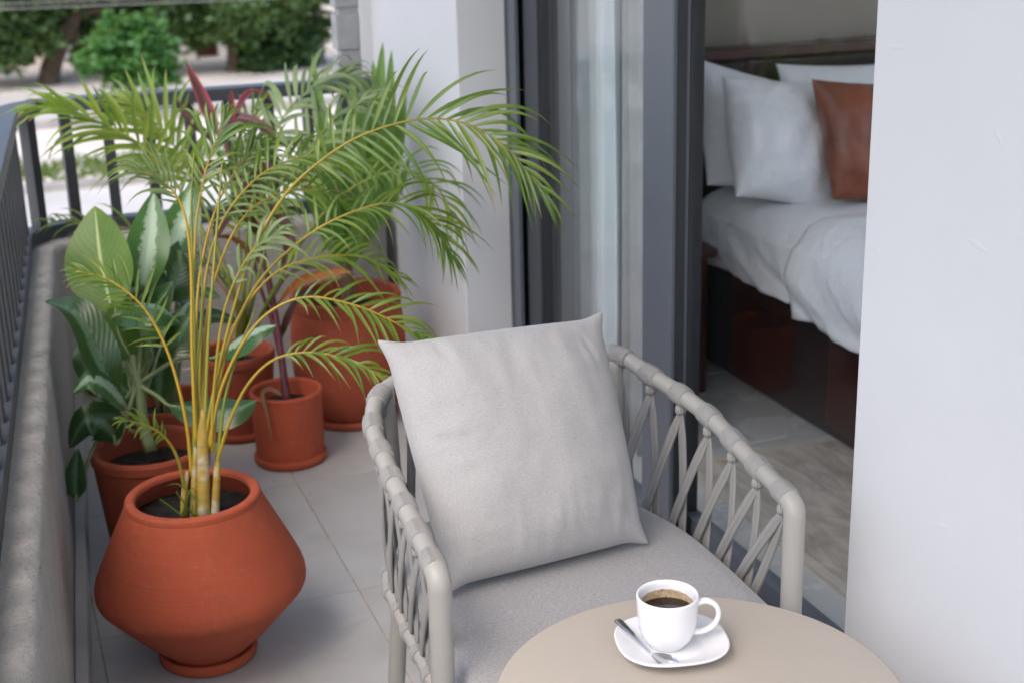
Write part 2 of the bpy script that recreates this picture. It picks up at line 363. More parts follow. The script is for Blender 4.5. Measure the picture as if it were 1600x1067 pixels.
def tube(ps, rad, n=8, cap=True, flat=1.0, ref=None):
    """returns verts, faces, uvs; rad a number or function of t"""
    T = tangents(ps); vs, fs, uv = [], [], []
    nrm = (ref or (V((0, 0, 1)) if abs(T[0].z) < .9 else V((1, 0, 0)))); L = 0
    for i, p in enumerate(ps):
        t = T[i]; nrm = (nrm-t*nrm.dot(t)).normalized(); s = t.cross(nrm)
        r = rad(i/(len(ps)-1)) if callable(rad) else rad
        if i: L += (ps[i]-ps[i-1]).length
        for k in range(n):
            a = 2*math.pi*k/n; vs.append(p+nrm*math.cos(a)*r*flat+s*math.sin(a)*r); uv.append((k/n*2, L))
    for i in range(len(ps)-1):
        for k in range(n):
            fs.append((i*n+k, i*n+(k+1) % n, (i+1)*n+(k+1) % n, (i+1)*n+k))
    if cap: fs += [tuple(range(n-1, -1, -1)), tuple(range((len(ps)-1)*n, len(ps)*n))]
    return vs, fs, uv
def join(*parts):
    vs, fs, uv = [], [], []
    for p in parts:
        o = len(vs); vs += p[0]; fs += [tuple(i+o for i in f) for f in p[1]]; uv += p[2] if len(p) > 2 and p[2] else [(0, 0)]*len(p[0])
    return vs, fs, uv
def lathe(c, prof, n=48, close=False):
    vs, fs, uv = [], [], []
    for (r, z) in prof:
        for k in range(n):
            a = 2*math.pi*k/n; vs.append(V((c[0]+r*math.cos(a), c[1]+r*math.sin(a), c[2]+z))); uv.append((k/n, z))
    m = len(prof)
    for i in range(m-1 if not close else m):
        j = (i+1) % m
        for k in range(n): fs.append((i*n+k, i*n+(k+1) % n, j*n+(k+1) % n, j*n+k))
    if not close:
        fs.append(tuple(range(n-1, -1, -1))); fs.append(tuple(range((m-1)*n, m*n)))
    return vs, fs, uv
def smoothprof(p, it=1):
    for _ in range(it):
        q = [p[0]]
        for a, b in zip(p, p[1:]):
            q += [(a[0]*.75+b[0]*.25, a[1]*.75+b[1]*.25), (a[0]*.25+b[0]*.75, a[1]*.25+b[1]*.75)]
        p = q+[p[-1]]
    return p
def blade(ps, wid, nrm, fold=.25, curl=0, na=2, wave=0, wf=9, tw=0, ph=0):
    T = tangents(ps); vs, fs, uv = [], [], []; n = len(ps); c = na+1
    for i, p in enumerate(ps):
        t = i/(n-1); nr = nrm(t) if callable(nrm) else nrm
        s = T[i].cross(nr)
        if s.length < 1e-5: s = T[i].cross(V((.3, .2, 1)))
        s.normalize(); q = s.cross(T[i])
        if tw:
            a = tw*t; s, q = s*math.cos(a)+q*math.sin(a), q*math.cos(a)-s*math.sin(a)
        w_ = wid(t)
        for k in range(c):
            u = -1+2*k/na
            h = fold*abs(u)*w_-curl*u*u*w_+wave*w_*math.sin(wf*t*6.28+ph+(1.7 if u > 0 else 0))*abs(u)
            vs.append(p+s*(u*w_)+q*h); uv.append(((u+1)/2, t))
    for i in range(n-1):
        for k in range(na): fs.append((i*c+k, i*c+k+1, (i+1)*c+k+1, (i+1)*c+k))
    return vs, fs, uv
G = V((0, 0, -1))

# ------------------------------------------------------------------ layout numbers (metres)
FX = 1.25            # face of the facade wall
Y0, Y1 = 1.825, 3.82  # door opening
YE = 4.735           # far end of the facade wall
DX = 1.392           # front of the door frame
PT = .55             # parapet top
GZ = -3.1            # street level

# ------------------------------------------------------------------ ground and street
def sheet(name, x0, x1, y0, y1, z, mat, sub=1):
    return props(mesh(name, [(x0, y0, z), (x1, y0, z), (x1, y1, z), (x0, y1, z)], [(0, 1, 2, 3)], mat, None, False), kind='structure')
sheet('ground', -900, 900, -900, 900, GZ, 'sand')
sheet('road', -200, 200, 8, 24.2, GZ+.004, 'road')
k1 = props(box('kerb', -120, 120, 24.2, 24.45, GZ, GZ+.13, 'kerb'), kind='structure')
sheet('verge', -120, 120, 24.45, 26.6, GZ+.06, 'sand')
k2 = props(box('kerb', -120, 120, 31.0, 31.3, GZ, GZ+.16, 'kerb'), kind='structure')
sheet('path', -120, 120, 31.3, 36.5, GZ+.05, 'road')
def grass_strip():
    vs, fs, uv = [], [], []; rnd = random.Random(3)
    for i in range(9000):
        x = rnd.uniform(-28, 24); y = 24.5+2.0*rnd.random(); h = rnd.uniform(.06, .26)
        if noise.noise(V((x*.25, y*.5, 0))) < -.12: continue
        a = rnd.uniform(0, 6.28); w_ = rnd.uniform(.03, .07); dx, dy = math.cos(a)*w_, math.sin(a)*w_; o = len(vs)
        vs += [V((x-dx, y-dy, GZ+.055)), V((x+dx, y+dy, GZ+.055)), V((x+rnd.uniform(-.1, .1), y+rnd.uniform(-.1, .1), GZ+.06+h))]
        fs.append((o, o+1, o+2)); uv += [(0, 0), (1, 0), (.5, 1)]
    props(mesh('verge_grass', vs, fs, 'grass', None, False, uv), 'patchy green grass on the verge across the street', 'grass', kind='stuff')
grass_strip()

# ------------------------------------------------------------------ houses, pole, wires, trees
def house(name, x0, x1, y0, y1, h, wmat, label, wins, roof=True):
    e = empty(name, ((x0+x1)/2, y0, GZ), label, 'house')
    box('wall', x0, x1, y0, y1, GZ-.3, GZ+h, wmat, e)
    box('roof', x0-.35, x1+.35, y0-.45, y1+.3, GZ+h, GZ+h+.22, 'roof', e, .03)
    for (a, b, z0, z1, isdoor) in wins:
        f = box('door' if isdoor else 'window', x0+a, x0+b, y0-.06, y0+.02, GZ+z0, GZ+z1, 'house' if not isdoor else 'wood', e, .01)
        if not isdoor:
            box('pane', x0+a+.08, (2*x0+a+b)/2-.03, y0-.08, y0-.062, GZ+z0+.08, GZ+z1-.08, 'pane', f)
            box('pane', (2*x0+a+b)/2+.03, x0+b-.08, y0-.08, y0-.062, GZ+z0+.08, GZ+z1-.08, 'pane', f)
            box('sill', x0+a-.08, x0+b+.08, y0-.14, y0-.0, GZ+z0-.1, GZ+z0, 'house', f)
    return e
house('plaster_house', 4.3, 7.6, 42.2, 47, 3.6, 'house', 'white plaster house with windows seen between the street trees', [(.35, 1.15, .9, 1.9, 0), (1.6, 2.2, 0.05, 1.9, 1), (2.5, 3.1, .9, 1.9, 0)])
house('cream_house', -6.5, 1.9, 43, 50, 3.4, 'house2', 'low cream house behind the leaning tree at far left', [(1, 2.2, .8, 1.9, 0), (4.5, 5.7, .8, 1.9, 0), (7, 7.9, 0.05, 2.0, 1)])
house('sand_coloured_house', 8.9, 15, 45, 52, 4.2, 'house2', 'sand coloured house behind the concrete utility pole', [(.8, 2, 1.0, 2.2, 0), (3.4, 4.6, 1.0, 2.2, 0)])
pb = PZ(500, 95, GZ)
ple = empty('utility_pole', (pb.x, pb.y, GZ), 'pale concrete utility pole beside the dark street tree', 'pole')
mesh('shaft', *tube([V((pb.x, pb.y, GZ-.3)), V((pb.x, pb.y, GZ+4)), V((pb.x, pb.y, GZ+8.5))], lambda t: .17-.05*t, 10)[:2], 'pole', ple)
box('crossarm', pb.x-.9, pb.x+.9, pb.y-.21, pb.y-.12, GZ+7.8, GZ+7.92, 'pole', ple)
def wire(a, b, sag, lab):
    ps = [a.lerp(b, i/30)+G*(sag*(1-(2*i/30-1)**2)) for i in range(31)]
    v, f, u = tube(ps, .0042, 5); props(mesh('overhead_wire', v, f, 'cable', None, True, u), lab, 'wire', 'wires over the street')
wa, wb = PD(-60, 15, 15), PD(700, -16, 15)
for dy, lab in ((0, 'lower pale overhead wire crossing in front of the trees'), (.055, 'upper pale overhead wire crossing in front of the trees')):
    dv = wb-wa; wire(wa-dv*2+V((0, 0, dy)), wa+dv*4+V((0, 0, dy)), .02, lab)
def tree(name, base, trunk_pts, r0, clumps, nleaf, mat, label, ls=.22, seed=1):
    rnd = random.Random(seed); e = empty(name, base, label, 'tree', 'street trees')
    tp = catmull(trunk_pts, 14); v, f, u = tube(tp, lambda t: r0*(1.15-.65*t), 9); parts = [(v, f, u)]
    for (c, r) in clumps:
        s = tp[rnd.randrange(7, 13)]; mid = s.lerp(c, .5)+V((rnd.uniform(-.3, .3), 0, -.25))
        parts.append(tube(catmull([s, mid, c], 7), lambda t: r0*.42*(1-.75*t)+.015, 6))
    v, f, u = join(*parts); mesh('trunk', v, f, 'bark', e, True, u)
    vs, fs, uv = [], [], []
    tot = sum(r*r for _, r in clumps)
    for (c, r) in clumps:
        sub = [(c+V((rnd.gauss(0, 1), rnd.gauss(0, 1), rnd.gauss(0, .75))).normalized()*r*rnd.uniform(.35, 1.0), r*rnd.uniform(.16, .38)) for _ in range(22)]
        for i in range(int(nleaf*r*r/tot)):
            cc, rr = sub[rnd.randrange(len(sub))]
            p = cc+V((rnd.gauss(0, 1), rnd.gauss(0, 1), rnd.gauss(0, .7)))*rr*.62
            a = V((rnd.gauss(0, 1), rnd.gauss(0, 1), rnd.gauss(0, .6)-.3)).normalized(); b = a.cross(V((rnd.gauss(0, 1), rnd.gauss(0, 1), 1))).normalized()
            l = ls*rnd.uniform(.5, 1.3); w_ = l*.32; o = len(vs)
            vs += [p, p+a*l*.5+b*w_, p+a*l, p+a*l*.5-b*w_]; fs.append((o, o+1, o+2, o+3)); uv += [(.5, 0), (1, .5), (.5, 1), (0, .5)]
    mesh('crown', vs, fs, mat, e, False, uv); return e
def tp_(pts, y): return [PY(px, py, y) for px, py in pts]
b1 = PZ(72, 132, GZ)
def cl(lst, y): return [(PY(px, py, y+dy), r) for px, py, r, dy in lst]
yb = b1.y
tree('leaning_tree', b1, [b1+V((0, 0, -.3))]+tp_([(80, 105), (98, 60), (125, 10), (150, -60)], yb), .26,
     cl([(-60, 30, 1.5, 0), (20, 20, 1.2, -.5), (45, 55, .75, -.8), (70, 10, 1.1, .6), (150, -25, 1.5, 0), (110, 15, .9, 1), (-10, -40, 1.8, 0), (-140, -10, 2, 0), (230, -45, 1.6, .5), (10, 85, .55, -.6), (140, 60, .6, 1.5), (0, 55, .9, .8), (135, 85, .55, 2.2), (185, 15, 1.1, 1.2), (-30, 95, .6, .5), (60, 70, .45, 1.4), (-70, -120, 2.4, 0), (120, -130, 2.4, 0)], yb), 26000, 'crown1',
     'dark leafy tree with a leaning trunk at far left across the street', .24, 1)
b2 = PZ(205, 132, GZ)+V((0, -5, 0)); b2 = V((b2.x*.87, b2.y, GZ))
tree('young_tree', b2, [b2+V((0, 0, -.3))]+tp_([(205, 110), (208, 80), (205, 50)], b2.y), .09,
     cl([(200, 75, .62, 0), (165, 85, .5, -.2), (235, 60, .5, 0), (225, 100, .55, -.3), (175, 55, .45, .2), (245, 85, .4, 0), (200, 110, .5, 0), (262, 110, .35, 0), (140, 95, .3, 0), (215, 40, .35, 0)], b2.y), 9000, 'crown2',
     'small bright green young tree in front of the dark trees', .17, 2)
b3 = PZ(365, 112, GZ)
tree('shade_tree', b3, [b3+V((0, 0, -.3))]+tp_([(366, 80), (372, 30), (380, -40)], b3.y), .2,
     cl([(400, 25, 1.0, -.5), (440, 55, .9, 0), (395, 80, .75, .4), (460, 20, .9, .5), (330, 5, 1.1, 0), (280, -10, 1.2, .4), (430, 95, .6, -.3), (350, -60, 2, 0), (480, 60, .5, 0), (450, -40, 1.6, 0), (240, 20, .8, 1.5), (415, 110, .55, -.4), (300, 25, .8, .6), (470, 78, .5, -.2), (425, 72, .8, .5), (395, 100, .6, 0), (350, 35, .7, .8)], b3.y), 22000, 'crown1',
     'dark green shade tree just left of the concrete utility pole', .24, 3)
b4 = V((b3.x+6.5, b3.y+6, GZ))
tree('roadside_tree', b4, [b4+V((0, 0, -.3)), b4+V((0, 0, 1.5)), b4+V((.2, 0, 3.5))], .2,
     [(b4+V((-1.6, 0, 3.2)), 1.2), (b4+V((-.2, 0, 4)), 1.5), (b4+V((1.5, 0, 3.5)), 1.5), (b4+V((-1.8, 0, 2.2)), .7), (b4+V((-.8, .5, 5)), 1.5)], 9000, 'crown1', 'dark tree behind the utility pole, beside the grey block pier', .24, 4)

# ------------------------------------------------------------------ balcony floor
fl = props(box('balcony_floor', -.35, FX+.16, -1.6, 4.9, -.25, -.0014, 'grout'), kind='structure'); ROOT[fl] = fl.location.copy()
GX, GY, TW, TH, JT = .684, 2.992, .6, .684, .0018
def tile_grid(parent, x0, x1, y0, y1, gx, gy, tw, th, mat, zt):
    cache = {}
    i0 = math.floor((x0-gx)/tw); j0 = math.floor((y0-gy)/th)
    for i in range(i0, int((x1-gx)/tw)+1):
        for j in range(j0, int((y1-gy)/th)+1):
            a0, a1 = max(gx+i*tw, x0), min(gx+(i+1)*tw, x1); c0, c1 = max(gy+j*th, y0), min(gy+(j+1)*th, y1)
            if a1-a0 < .02 or c1-c0 < .02: continue
            key = (round(a1-a0, 4), round(c1-c0, 4))
            if key not in cache:
                bm = bmesh.new(); bm_box(bm, -key[0]/2+JT, key[0]/2-JT, -key[1]/2+JT, key[1]/2-JT, -.008, 0, .0012, 1)
                me = bpy.data.meshes.new('tile'); bm.to_mesh(me); bm.free(); me.materials.append(M[mat]); cache[key] = me
            link('tile', cache[key], parent, V(((a0+a1)/2, (c0+c1)/2, zt))-base_of(parent))
tile_grid(fl, .0, FX+.155, -1.2, 4.6, GX, GY, TW, TH, 'tile', 0)

props(box('balcony_slab', -.32, FX-.002, -1.6, 5.0, 2.75, 2.93, 'paint'), kind='structure')      # the balcony of the floor above
# ------------------------------------------------------------------ parapet and railing (one curved line, offset outwards)
PA = V((-.039+.07*(-1.2-1.87), -1.2)); 
def lx(y): return -.039+.07*(y-1.87)
def fy(x): return 4.60-.05*x
def fillet_path(off, Rf=.10, n=10, seg=10, end_x=FX-.04, start_y=-1.2):
    """inner edge of the parapet moved outwards by off"""
    d1 = V((.07, 1)).normalized(); d2 = V((1, -.05)).normalized()
    n1 = V((-d1.y, d1.x)); n2 = V((-d2.y, d2.x))          # outward normals (left / far)
    # fillet centre is Rf inside both lines
    p1 = V((lx(0), 0))-n1*Rf; p2 = V((0, fy(0)))-n2*Rf
    det = d1.x*(-d2.y)-(-d2.x)*d1.y; r = p2-p1
    s = (r.x*(-d2.y)-(-d2.x)*r.y)/det; c = p1+d1*s
    a0 = math.atan2(n1.y, n1.x); a1 = math.atan2(n2.y, n2.x)
    pts = [V((lx(start_y), start_y))+n1*off]
    q0 = c+n1*(Rf+off); k = seg
    pts = [pts[0].lerp(q0, i/k) for i in range(k)]
    for i in range(n+1):
        a = a0+(a1-a0)*i/n; pts.append(c+V((math.cos(a), math.sin(a)))*(Rf+off))
    last = pts[-1]; L = (end_x-last.x)/d2.x
    pts += [last+d2*(L*i/6) for i in range(1, 7)]
    return pts
def sweep(o0, o1, z0, z1, bev=.0, rough=0, **kw):
    a, b = fillet_path(o0, **kw), fillet_path(o1, **kw); vs, fs = [], []; n = len(a)
    if bev:
        w0 = bev/(o1-o0)
        prof = [(0, z0), (0, z1-bev), (w0*.3, z1-bev*.3), (w0, z1), (1-w0, z1), (1-w0*.3, z1-bev*.3), (1, z1-bev), (1, z0)]
    else: prof = [(0, z0), (0, z1), (1, z1), (1, z0)]
    if rough:
        fine = []
        for (p0, q0), (p1, q1) in zip(prof, prof[1:]):
            L_ = math.hypot((p1-p0)*(o1-o0), q1-q0); k = max(1, int(L_/.006)) if p0 < .95 and max(q0, q1) > .2 else 1
            fine += [(p0+(p1-p0)*t/k, q0+(q1-q0)*t/k) for t in range(k)]
        prof = fine+[prof[-1]]
    m = len(prof)
    for i in range(n):
        for (f, z) in prof:
            p = a[i].lerp(b[i], f); w3 = V((p.x, p.y, z))
            if rough:
                h = noise.noise(w3*70)*.6+noise.noise(w3*130)*.6+noise.noise(w3*12)*.25; top_ = 1 if z > z1-.03 else .35
                w3 = w3+V((h*rough*.6*top_, h*rough*.4*top_, h*rough*top_))
            vs.append(w3)
    for i in range(n-1):
        for k in range(m): fs.append((i*m+k, (i+1)*m+k, (i+1)*m+(k+1) % m, i*m+(k+1) % m))
    fs += [tuple(range(m)), tuple(range((n-1)*m+m-1, (n-1)*m-1, -1))]
    return vs, fs
pe = empty('parapet', (lx(2), 2, 0), 'low rough grey stucco parapet curving round the balcony edge', 'parapet')
v, f = sweep(0, .2, -.3, PT, .02, .0045, seg=800, n=30)
po = mesh('wall', v, f, 'stucco', pe, True)
v, f = sweep(-.028, -.001, -.0, .09, .004); mesh('skirting', v, f, 'tile', pe, False)
re = empty('railing', (lx(2)-.1, 2, PT), 'dark grey metal railing with flat upright bars on the parapet', 'railing')
v, f = sweep(.065, .125, PT-.01, PT+.045, .003); mesh('bottom_rail', v, f, 'rail', re, False)
v, f = sweep(.058, .132, .945, .985, .004); mesh('top_rail', v, f, 'rail', re, False)
ctr = fillet_path(.095, n=24)
def arc(pts):
    L = [0]
    for a, b in zip(pts, pts[1:]): L.append(L[-1]+(b-a).length)
    return L
AL = arc(ctr)
def at_len(s):
    for i in range(len(ctr)-1):
        if AL[i+1] >= s:
            t = (s-AL[i])/(AL[i+1]-AL[i]); return ctr[i].lerp(ctr[i+1], t), (ctr[i+1]-ctr[i]).normalized()
    return ctr[-1], (ctr[-1]-ctr[-2]).normalized()
bm = bmesh.new(); bm_box(bm, -.0165, .0165, -.021, .021, 0, .93-PT, .002, 1)
bal = bpy.data.meshes.new('baluster'); bm.to_mesh(bal); bm.free(); bal.materials.append(M['rail'])
s_ = .735
while s_ < AL[-1]-.03:
    p, d = at_len(s_)
    o = link('baluster', bal, re, V((p.x, p.y, PT+.035))-base_of(re)); o.rotation_euler.z = math.atan2(d.y, d.x); s_ += .128

# ------------------------------------------------------------------ facade
fe = empty('facade_wall', (FX, Y1, 0), 'smooth white painted balcony wall around the sliding door', 'wall')
box('wall_panel', FX, FX+.42, -1.6, Y0, -.25, 3.2, 'paint', fe, .004)
box('wall_panel', FX, FX+.42, Y1, YE, -.25, 3.2, 'paint', fe, .004)
box('lintel', FX+.002, FX+.42, Y0, Y1, 2.35, 3.2, 'paint', fe)
pier = box('pier', FX-.04, FX+.41, YE-.002, YE+.08, -.25, 3.2, 'paint', fe, .003)
for i, (px_, py_, ln_, ang_) in enumerate(((1400, 74, .05, 4), (1560, 214, .035, -50), (1528, 384, .05, -12), (1372, 394, .02, -25), (1470, 820, .04, 10))):
    p_ = PX(px_, py_, FX); e1 = V((0, -math.cos(R(ang_)), math.sin(R(ang_)))); e2 = V((0, math.sin(R(ang_)), math.cos(R(ang_)))); vs, fs = [], []
    for j in range(5):
        for k in range(16):
            a = 6.2832*k/16; r_ = math.cos(j/4*1.5); vs.append(p_+e1*(ln_/2*r_*math.cos(a))+e2*(.0045*r_*math.sin(a))+V((-.0005*math.sin(j/4*1.5)+.0001, 0, 0)))
    for j in range(4):
        for k in range(16): fs.append((j*16+k, j*16+(k+1) % 16, (j+1)*16+(k+1) % 16, (j+1)*16+k))
    fs.append(tuple(range(64, 80))); mesh('plaster_ridge', vs, fs, 'paint', fe, True)
blk = None
bz = .138
ztop = PY(560, 17, YE).z      # a block joint seen at the top of the photograph
z = ztop-4*bz
while z < 3.1:
    o = box('block', FX-.120, FX-.041, YE+.004, YE+.075, z+.011, z+bz-.011, 'block', pier, .004); z += bz
box('block_core', FX-.106, FX-.0405, YE+.012, YE+.066, PT-.6, 3.15, 'block', pier)

# ------------------------------------------------------------------ sliding door
de = empty('sliding_door', (DX+.05, (Y0+Y1)/2, 0), 'dark grey aluminium sliding door with two glass panels', 'door')
fr = box('jamb', DX, DX+.15, Y1-.03, Y1+.001, 0, 2.35, 'frame_mid', de, .002)
for i, (xa, xb, dd) in enumerate(((.0, .012, .05), (.03, .042, .05), (.072, .084, .045), (.112, .122, .045))):
    box('jamb_fin', DX+xa, DX+xb, Y1-.03-dd, Y1-.029, .03, 2.33, ('frame', 'frame_dark', 'frame_mid', 'frame_dark')[i], de, .0015)
box('jamb', DX, DX+.15, Y0-.001, Y0+.03, 0, 2.35, 'frame', de, .002)
box('head', DX, DX+.15, Y0+.03, Y1-.03, 2.29, 2.3499, 'frame', de, .002)
th = box('threshold', DX, DX+.15, Y0+.03, Y1-.03, -.004, .02, 'frame', de, .002)
for xa in (.028, .088): box('track', DX+xa, DX+xa+.01, Y0+.03, Y1-.03, .0195, .034, 'chair', th)
def sash(x0, x1, ya, yb, wa, wb_, lab, ma='frame', mb='frame_mid'):
    s = box('sash', x0, x1, ya, ya+wa, .035, 2.28, ma, de, .003); s['label'] = lab
    box('stile', x0, x1, yb-wb_, yb, .035, 2.28, mb, s, .003)
    box('rail', x0+.001, x1-.001, ya+wa, yb-wb_, .035, .115, 'frame', s); box('rail', x0+.001, x1-.001, ya+wa, yb-wb_, 2.2, 2.28, 'frame', s)
    for yy in (ya+wa, yb-wb_-.008): box('gasket', x0+.006, x1-.006, yy, yy+.008, .115, 2.2, 'frame_dark', s)
    xm = (x0+x1)/2; box('glass_pane', xm-.003, xm+.003, ya+wa+.007, yb-wb_-.007, .112, 2.203, 'glass', s)
    return s
s1 = sash(DX+.018, DX+.062, 2.808, Y1-.1, .150, .10, 'outer sliding panel with the wide grey meeting stile')
box('interlock', DX+.062, DX+.072, 2.808, 2.823, .04, 2.275, 'frame_dark', s1); box('brush_strip', DX+.03, DX+.05, 2.801, 2.808, .04, 2.275, 'frame_dark', s1)
s2 = sash(DX+.082, DX+.122, Y0+.045, 2.955, .09, .10, 'inner sliding panel in front of the bed', 'frame_mid')

# ------------------------------------------------------------------ bedroom shell
RX0, RX1, RY0, RY1 = FX+.42, 5.2, 1.45, 4.3
rf = props(box('room_floor', DX+.15, RX1, RY0, RY1, -.2, -.006, 'grout'), kind='structure'); ROOT[rf] = rf.location.copy()
tile_grid(rf, DX+.151, RX1, RY0, RY1, 1.94, 3.43, .6, .6, 'rtile', -.003)
def struct(name, *a): return props(box(name, *a), kind='structure')
struct('wall_head', FX+.40, RX1+.2, RY1, RY1+.15, -.2, 2.8, 'taupe')
struct('wall_far', RX1, RX1+.15, 3.7, RY1-.001, -.2, 2.8, 'roomwall'); struct('wall_far', RX1, RX1+.15, RY0, 1.6, -.2, 2.8, 'roomwall')
struct('wall_far', RX1, RX1+.15, 1.6, 3.7, 2.4, 2.8, 'roomwall'); struct('wall_far', RX1, RX1+.15, 1.6, 3.7, -.2, .5, 'roomwall')
wf_ = empty('added_wide_window', (RX1+.07, 2.25, .5), 'unseen wide window added on the far side to light the bedroom', 'window')  # added opening, out of view, to bring more daylight into the room
for a_, b_ in ((1.6, 1.66), (2.62, 2.68), (3.64, 3.7)): box('mullion', RX1+.04, RX1+.1, a_, b_, .5, 2.4, 'frame', wf_, .003)
for a_, b_ in ((1.655, 2.625), (2.675, 3.645)): box('glass_pane', RX1+.067, RX1+.073, a_, b_, .5, 2.4, 'glass', wf_)
struct('wall_near', FX+.40, 1.95, RY0-.15, RY0, -.2, 2.8, 'roomwall')
struct('wall_near', 1.95, RX1, RY0-.15, RY0, 2.5, 2.8, 'roomwall')
wn = empty('added_glazing', (3.5, RY0-.07, 0), 'floor to ceiling dark framed glazing added out of view at the near end to light the bedroom', 'window')  # unseen glazing added so daylight reaches the pillows and bed
for a_, b_ in ((1.95, 2.01), (3.0, 3.06), (4.06, 4.12), (5.14, 5.2)): box('mullion', a_, b_, RY0-.1, RY0-.04, 0, 2.5, 'frame', wn, .003)
for a_, b_ in ((2.005, 3.005), (3.055, 4.065), (4.115, 5.145)): box('glass_pane', a_, b_, RY0-.073, RY0-.067, 0, 2.5, 'glass', wn)
struct('ceiling', FX+.43, RX1, RY0, RY1, 2.7, 2.85, 'ceilpaint')
def curtain(name, xa, ya, yb, amp, n, mat, label, zt=2.25, ph=0):
    vs, fs = [], []; ny, nz = 90, 14
    for j in range(nz+1):
        z = .02+(zt-.02)*j/nz
        for i in range(ny+1):
            t = i/ny; a = amp*(.75+.35*math.sin(t*9+ph+j*.08))
            vs.append(V((xa+a*math.sin(t*n*6.28+ph+.25*math.sin(j*.5)), ya+(yb-ya)*t, z)))
    for j in range(nz):
        for i in range(ny): fs.append((j*(ny+1)+i, j*(ny+1)+i+1, (j+1)*(ny+1)+i+1, (j+1)*(ny+1)+i))
    o = mesh(name, vs, fs, mat, None, True, None, (xa, (ya+yb)/2, .02)); sol = o.modifiers.new('s', 'SOLIDIFY'); sol.thickness = .003
    return props(o, label, 'curtain')
curtain('curtain', 1.60, 3.53, 3.80, .022, 5, 'curtain', 'pale blue curtain gathered behind the left glass panel')
curtain('sheer_curtain', 1.64, 3.40, 3.56, .018, 3, 'curtain2', 'grey curtain drawn beside the pale curtain behind the glass', 2.25, 1.1)
cr = empty('curtain_rail', (1.76, 3.2, 2.27), 'dark curtain rail above the sliding door inside the room', 'curtain rail')
v, f, u = tube([V((1.76, 1.4, 2.27)), V((1.76, 4.2, 2.27))], .012, 10); mesh('rod', v, f, 'frame_dark', cr, True, u)
for yy in (1.6, 4.18): box('bracket', 1.67, 1.77, yy-.01, yy+.01, 2.255, 2.285, 'frame_dark', cr)
# rug
rg = empty('rug', (2.6, 2.3, 0), 'faded beige and brown rug on the bedroom floor beside the bed', 'rug')
box('rug_pile', 1.745, 3.2, 1.52, 3.325, -.0025, .009, 'rug', rg)
box('rug_binding', 1.72, 1.7445, 1.5, 3.35, -.0025, .010, 'rugedge', rg); box('rug_binding', 1.745, 3.2, 3.3255, 3.35, -.0025, .010, 'rugedge', rg)
# bed
be = empty('bed', (3.0, 3.0, 0), 'dark wood storage bed with white bedding behind the glass', 'bed')
box('base', 2.215, 3.9, 1.9, 4.12, .012, .36, 'woodblack', be, .004)
for ya, yb in ((2.02, 2.66), (2.69, 3.36)):
    d_ = box('drawer', 2.2, 2.216, ya, yb, .05, .30, 'wood', be, .004)
    ym = (ya+yb)/2; bm = bmesh.new(); bm_box(bm, 2.195, 2.2005, ym-.055, ym+.055, .165, .20, .0025, 2); from_bm('handle', bm, 'leather', d_)
box('side_rail', 2.19, 2.215, 1.9, 4.12, .305, .36, 'woodblack', be, .004)
hb = box('headboard', 2.1, 3.98, 4.14, 4.2, .012, 1.02, 'woodblack', be, .01)
box('cap', 2.08, 4.0, 4.12, 4.22, 1.02, 1.06, 'wood', hb, .008)
box('mattress', 2.16, 3.88, 1.93, 4.11, .361, .60, 'linen', be, .06, True, 4)
def cloth(name, x_edge, y0, y1, zt, zb, puff, seed, par):
    """a sheet lying on the mattress and hanging over the side: profile along x, folds along y"""
    vs, fs = [], []; rnd = random.Random(seed); ny = 110
    prof = [(3.7, zt), (3.2, zt+.01), (2.8, zt+.012), (2.5, zt+.01), (2.34, zt+.004), (x_edge+.10, zt-.004), (x_edge+.045, zt-.022), (x_edge+.012, zt-.06)]
    ns = 16
    for k in range(1, ns+1): prof.append((x_edge-.004*math.sin(k/ns*3), zt-.06-(zt-.06-zb)*k/ns))
    m = len(prof)
    for i in range(ny+1):
        y = y0+(y1-y0)*i/ny; e = min(1, min(i, ny-i)/8)
        for k, (x, z) in enumerate(prof):
            hang = max(0, (k-6)/(m-7))
            q = noise.noise(V((y*7+hang*2.3+seed, hang*1.2, seed)))*.7+noise.noise(V((y*17+hang*4, hang*2, seed+5)))*.35
            top = noise.noise(V((x*3, y*3, seed)))*.6+noise.noise(V((x*9, y*8, seed+2)))*.35
            dx = -q*.035*hang-puff*math.sin(min(1, hang*1.2)*3.14)*.6
            dz = top*.022*(1-hang)+puff*(.6 if hang < .05 else .3*(1-hang))+noise.noise(V((y*2.2, 0, seed)))*.03*hang*hang
            vs.append(V((x+dx-(1-e)*-.015, y, z+dz-(1-e)*.02)))
    for i in range(ny):
        for k in range(m-1): fs.append((i*m+k, i*m+k+1, (i+1)*m+k+1, (i+1)*m+k))
    o = mesh(name, vs, fs, 'linen', par, True); sol = o.modifiers.new('s', 'SOLIDIFY'); sol.thickness = .012 if puff < .02 else .03; sol.offset = 1
    return o
cloth('bed_sheet', 2.128, 3.2, 4.1, .635, .395, .004, 3, be)
cloth('duvet', 2.10, 1.95, 3.43, .65, .375, .035, 8, be)
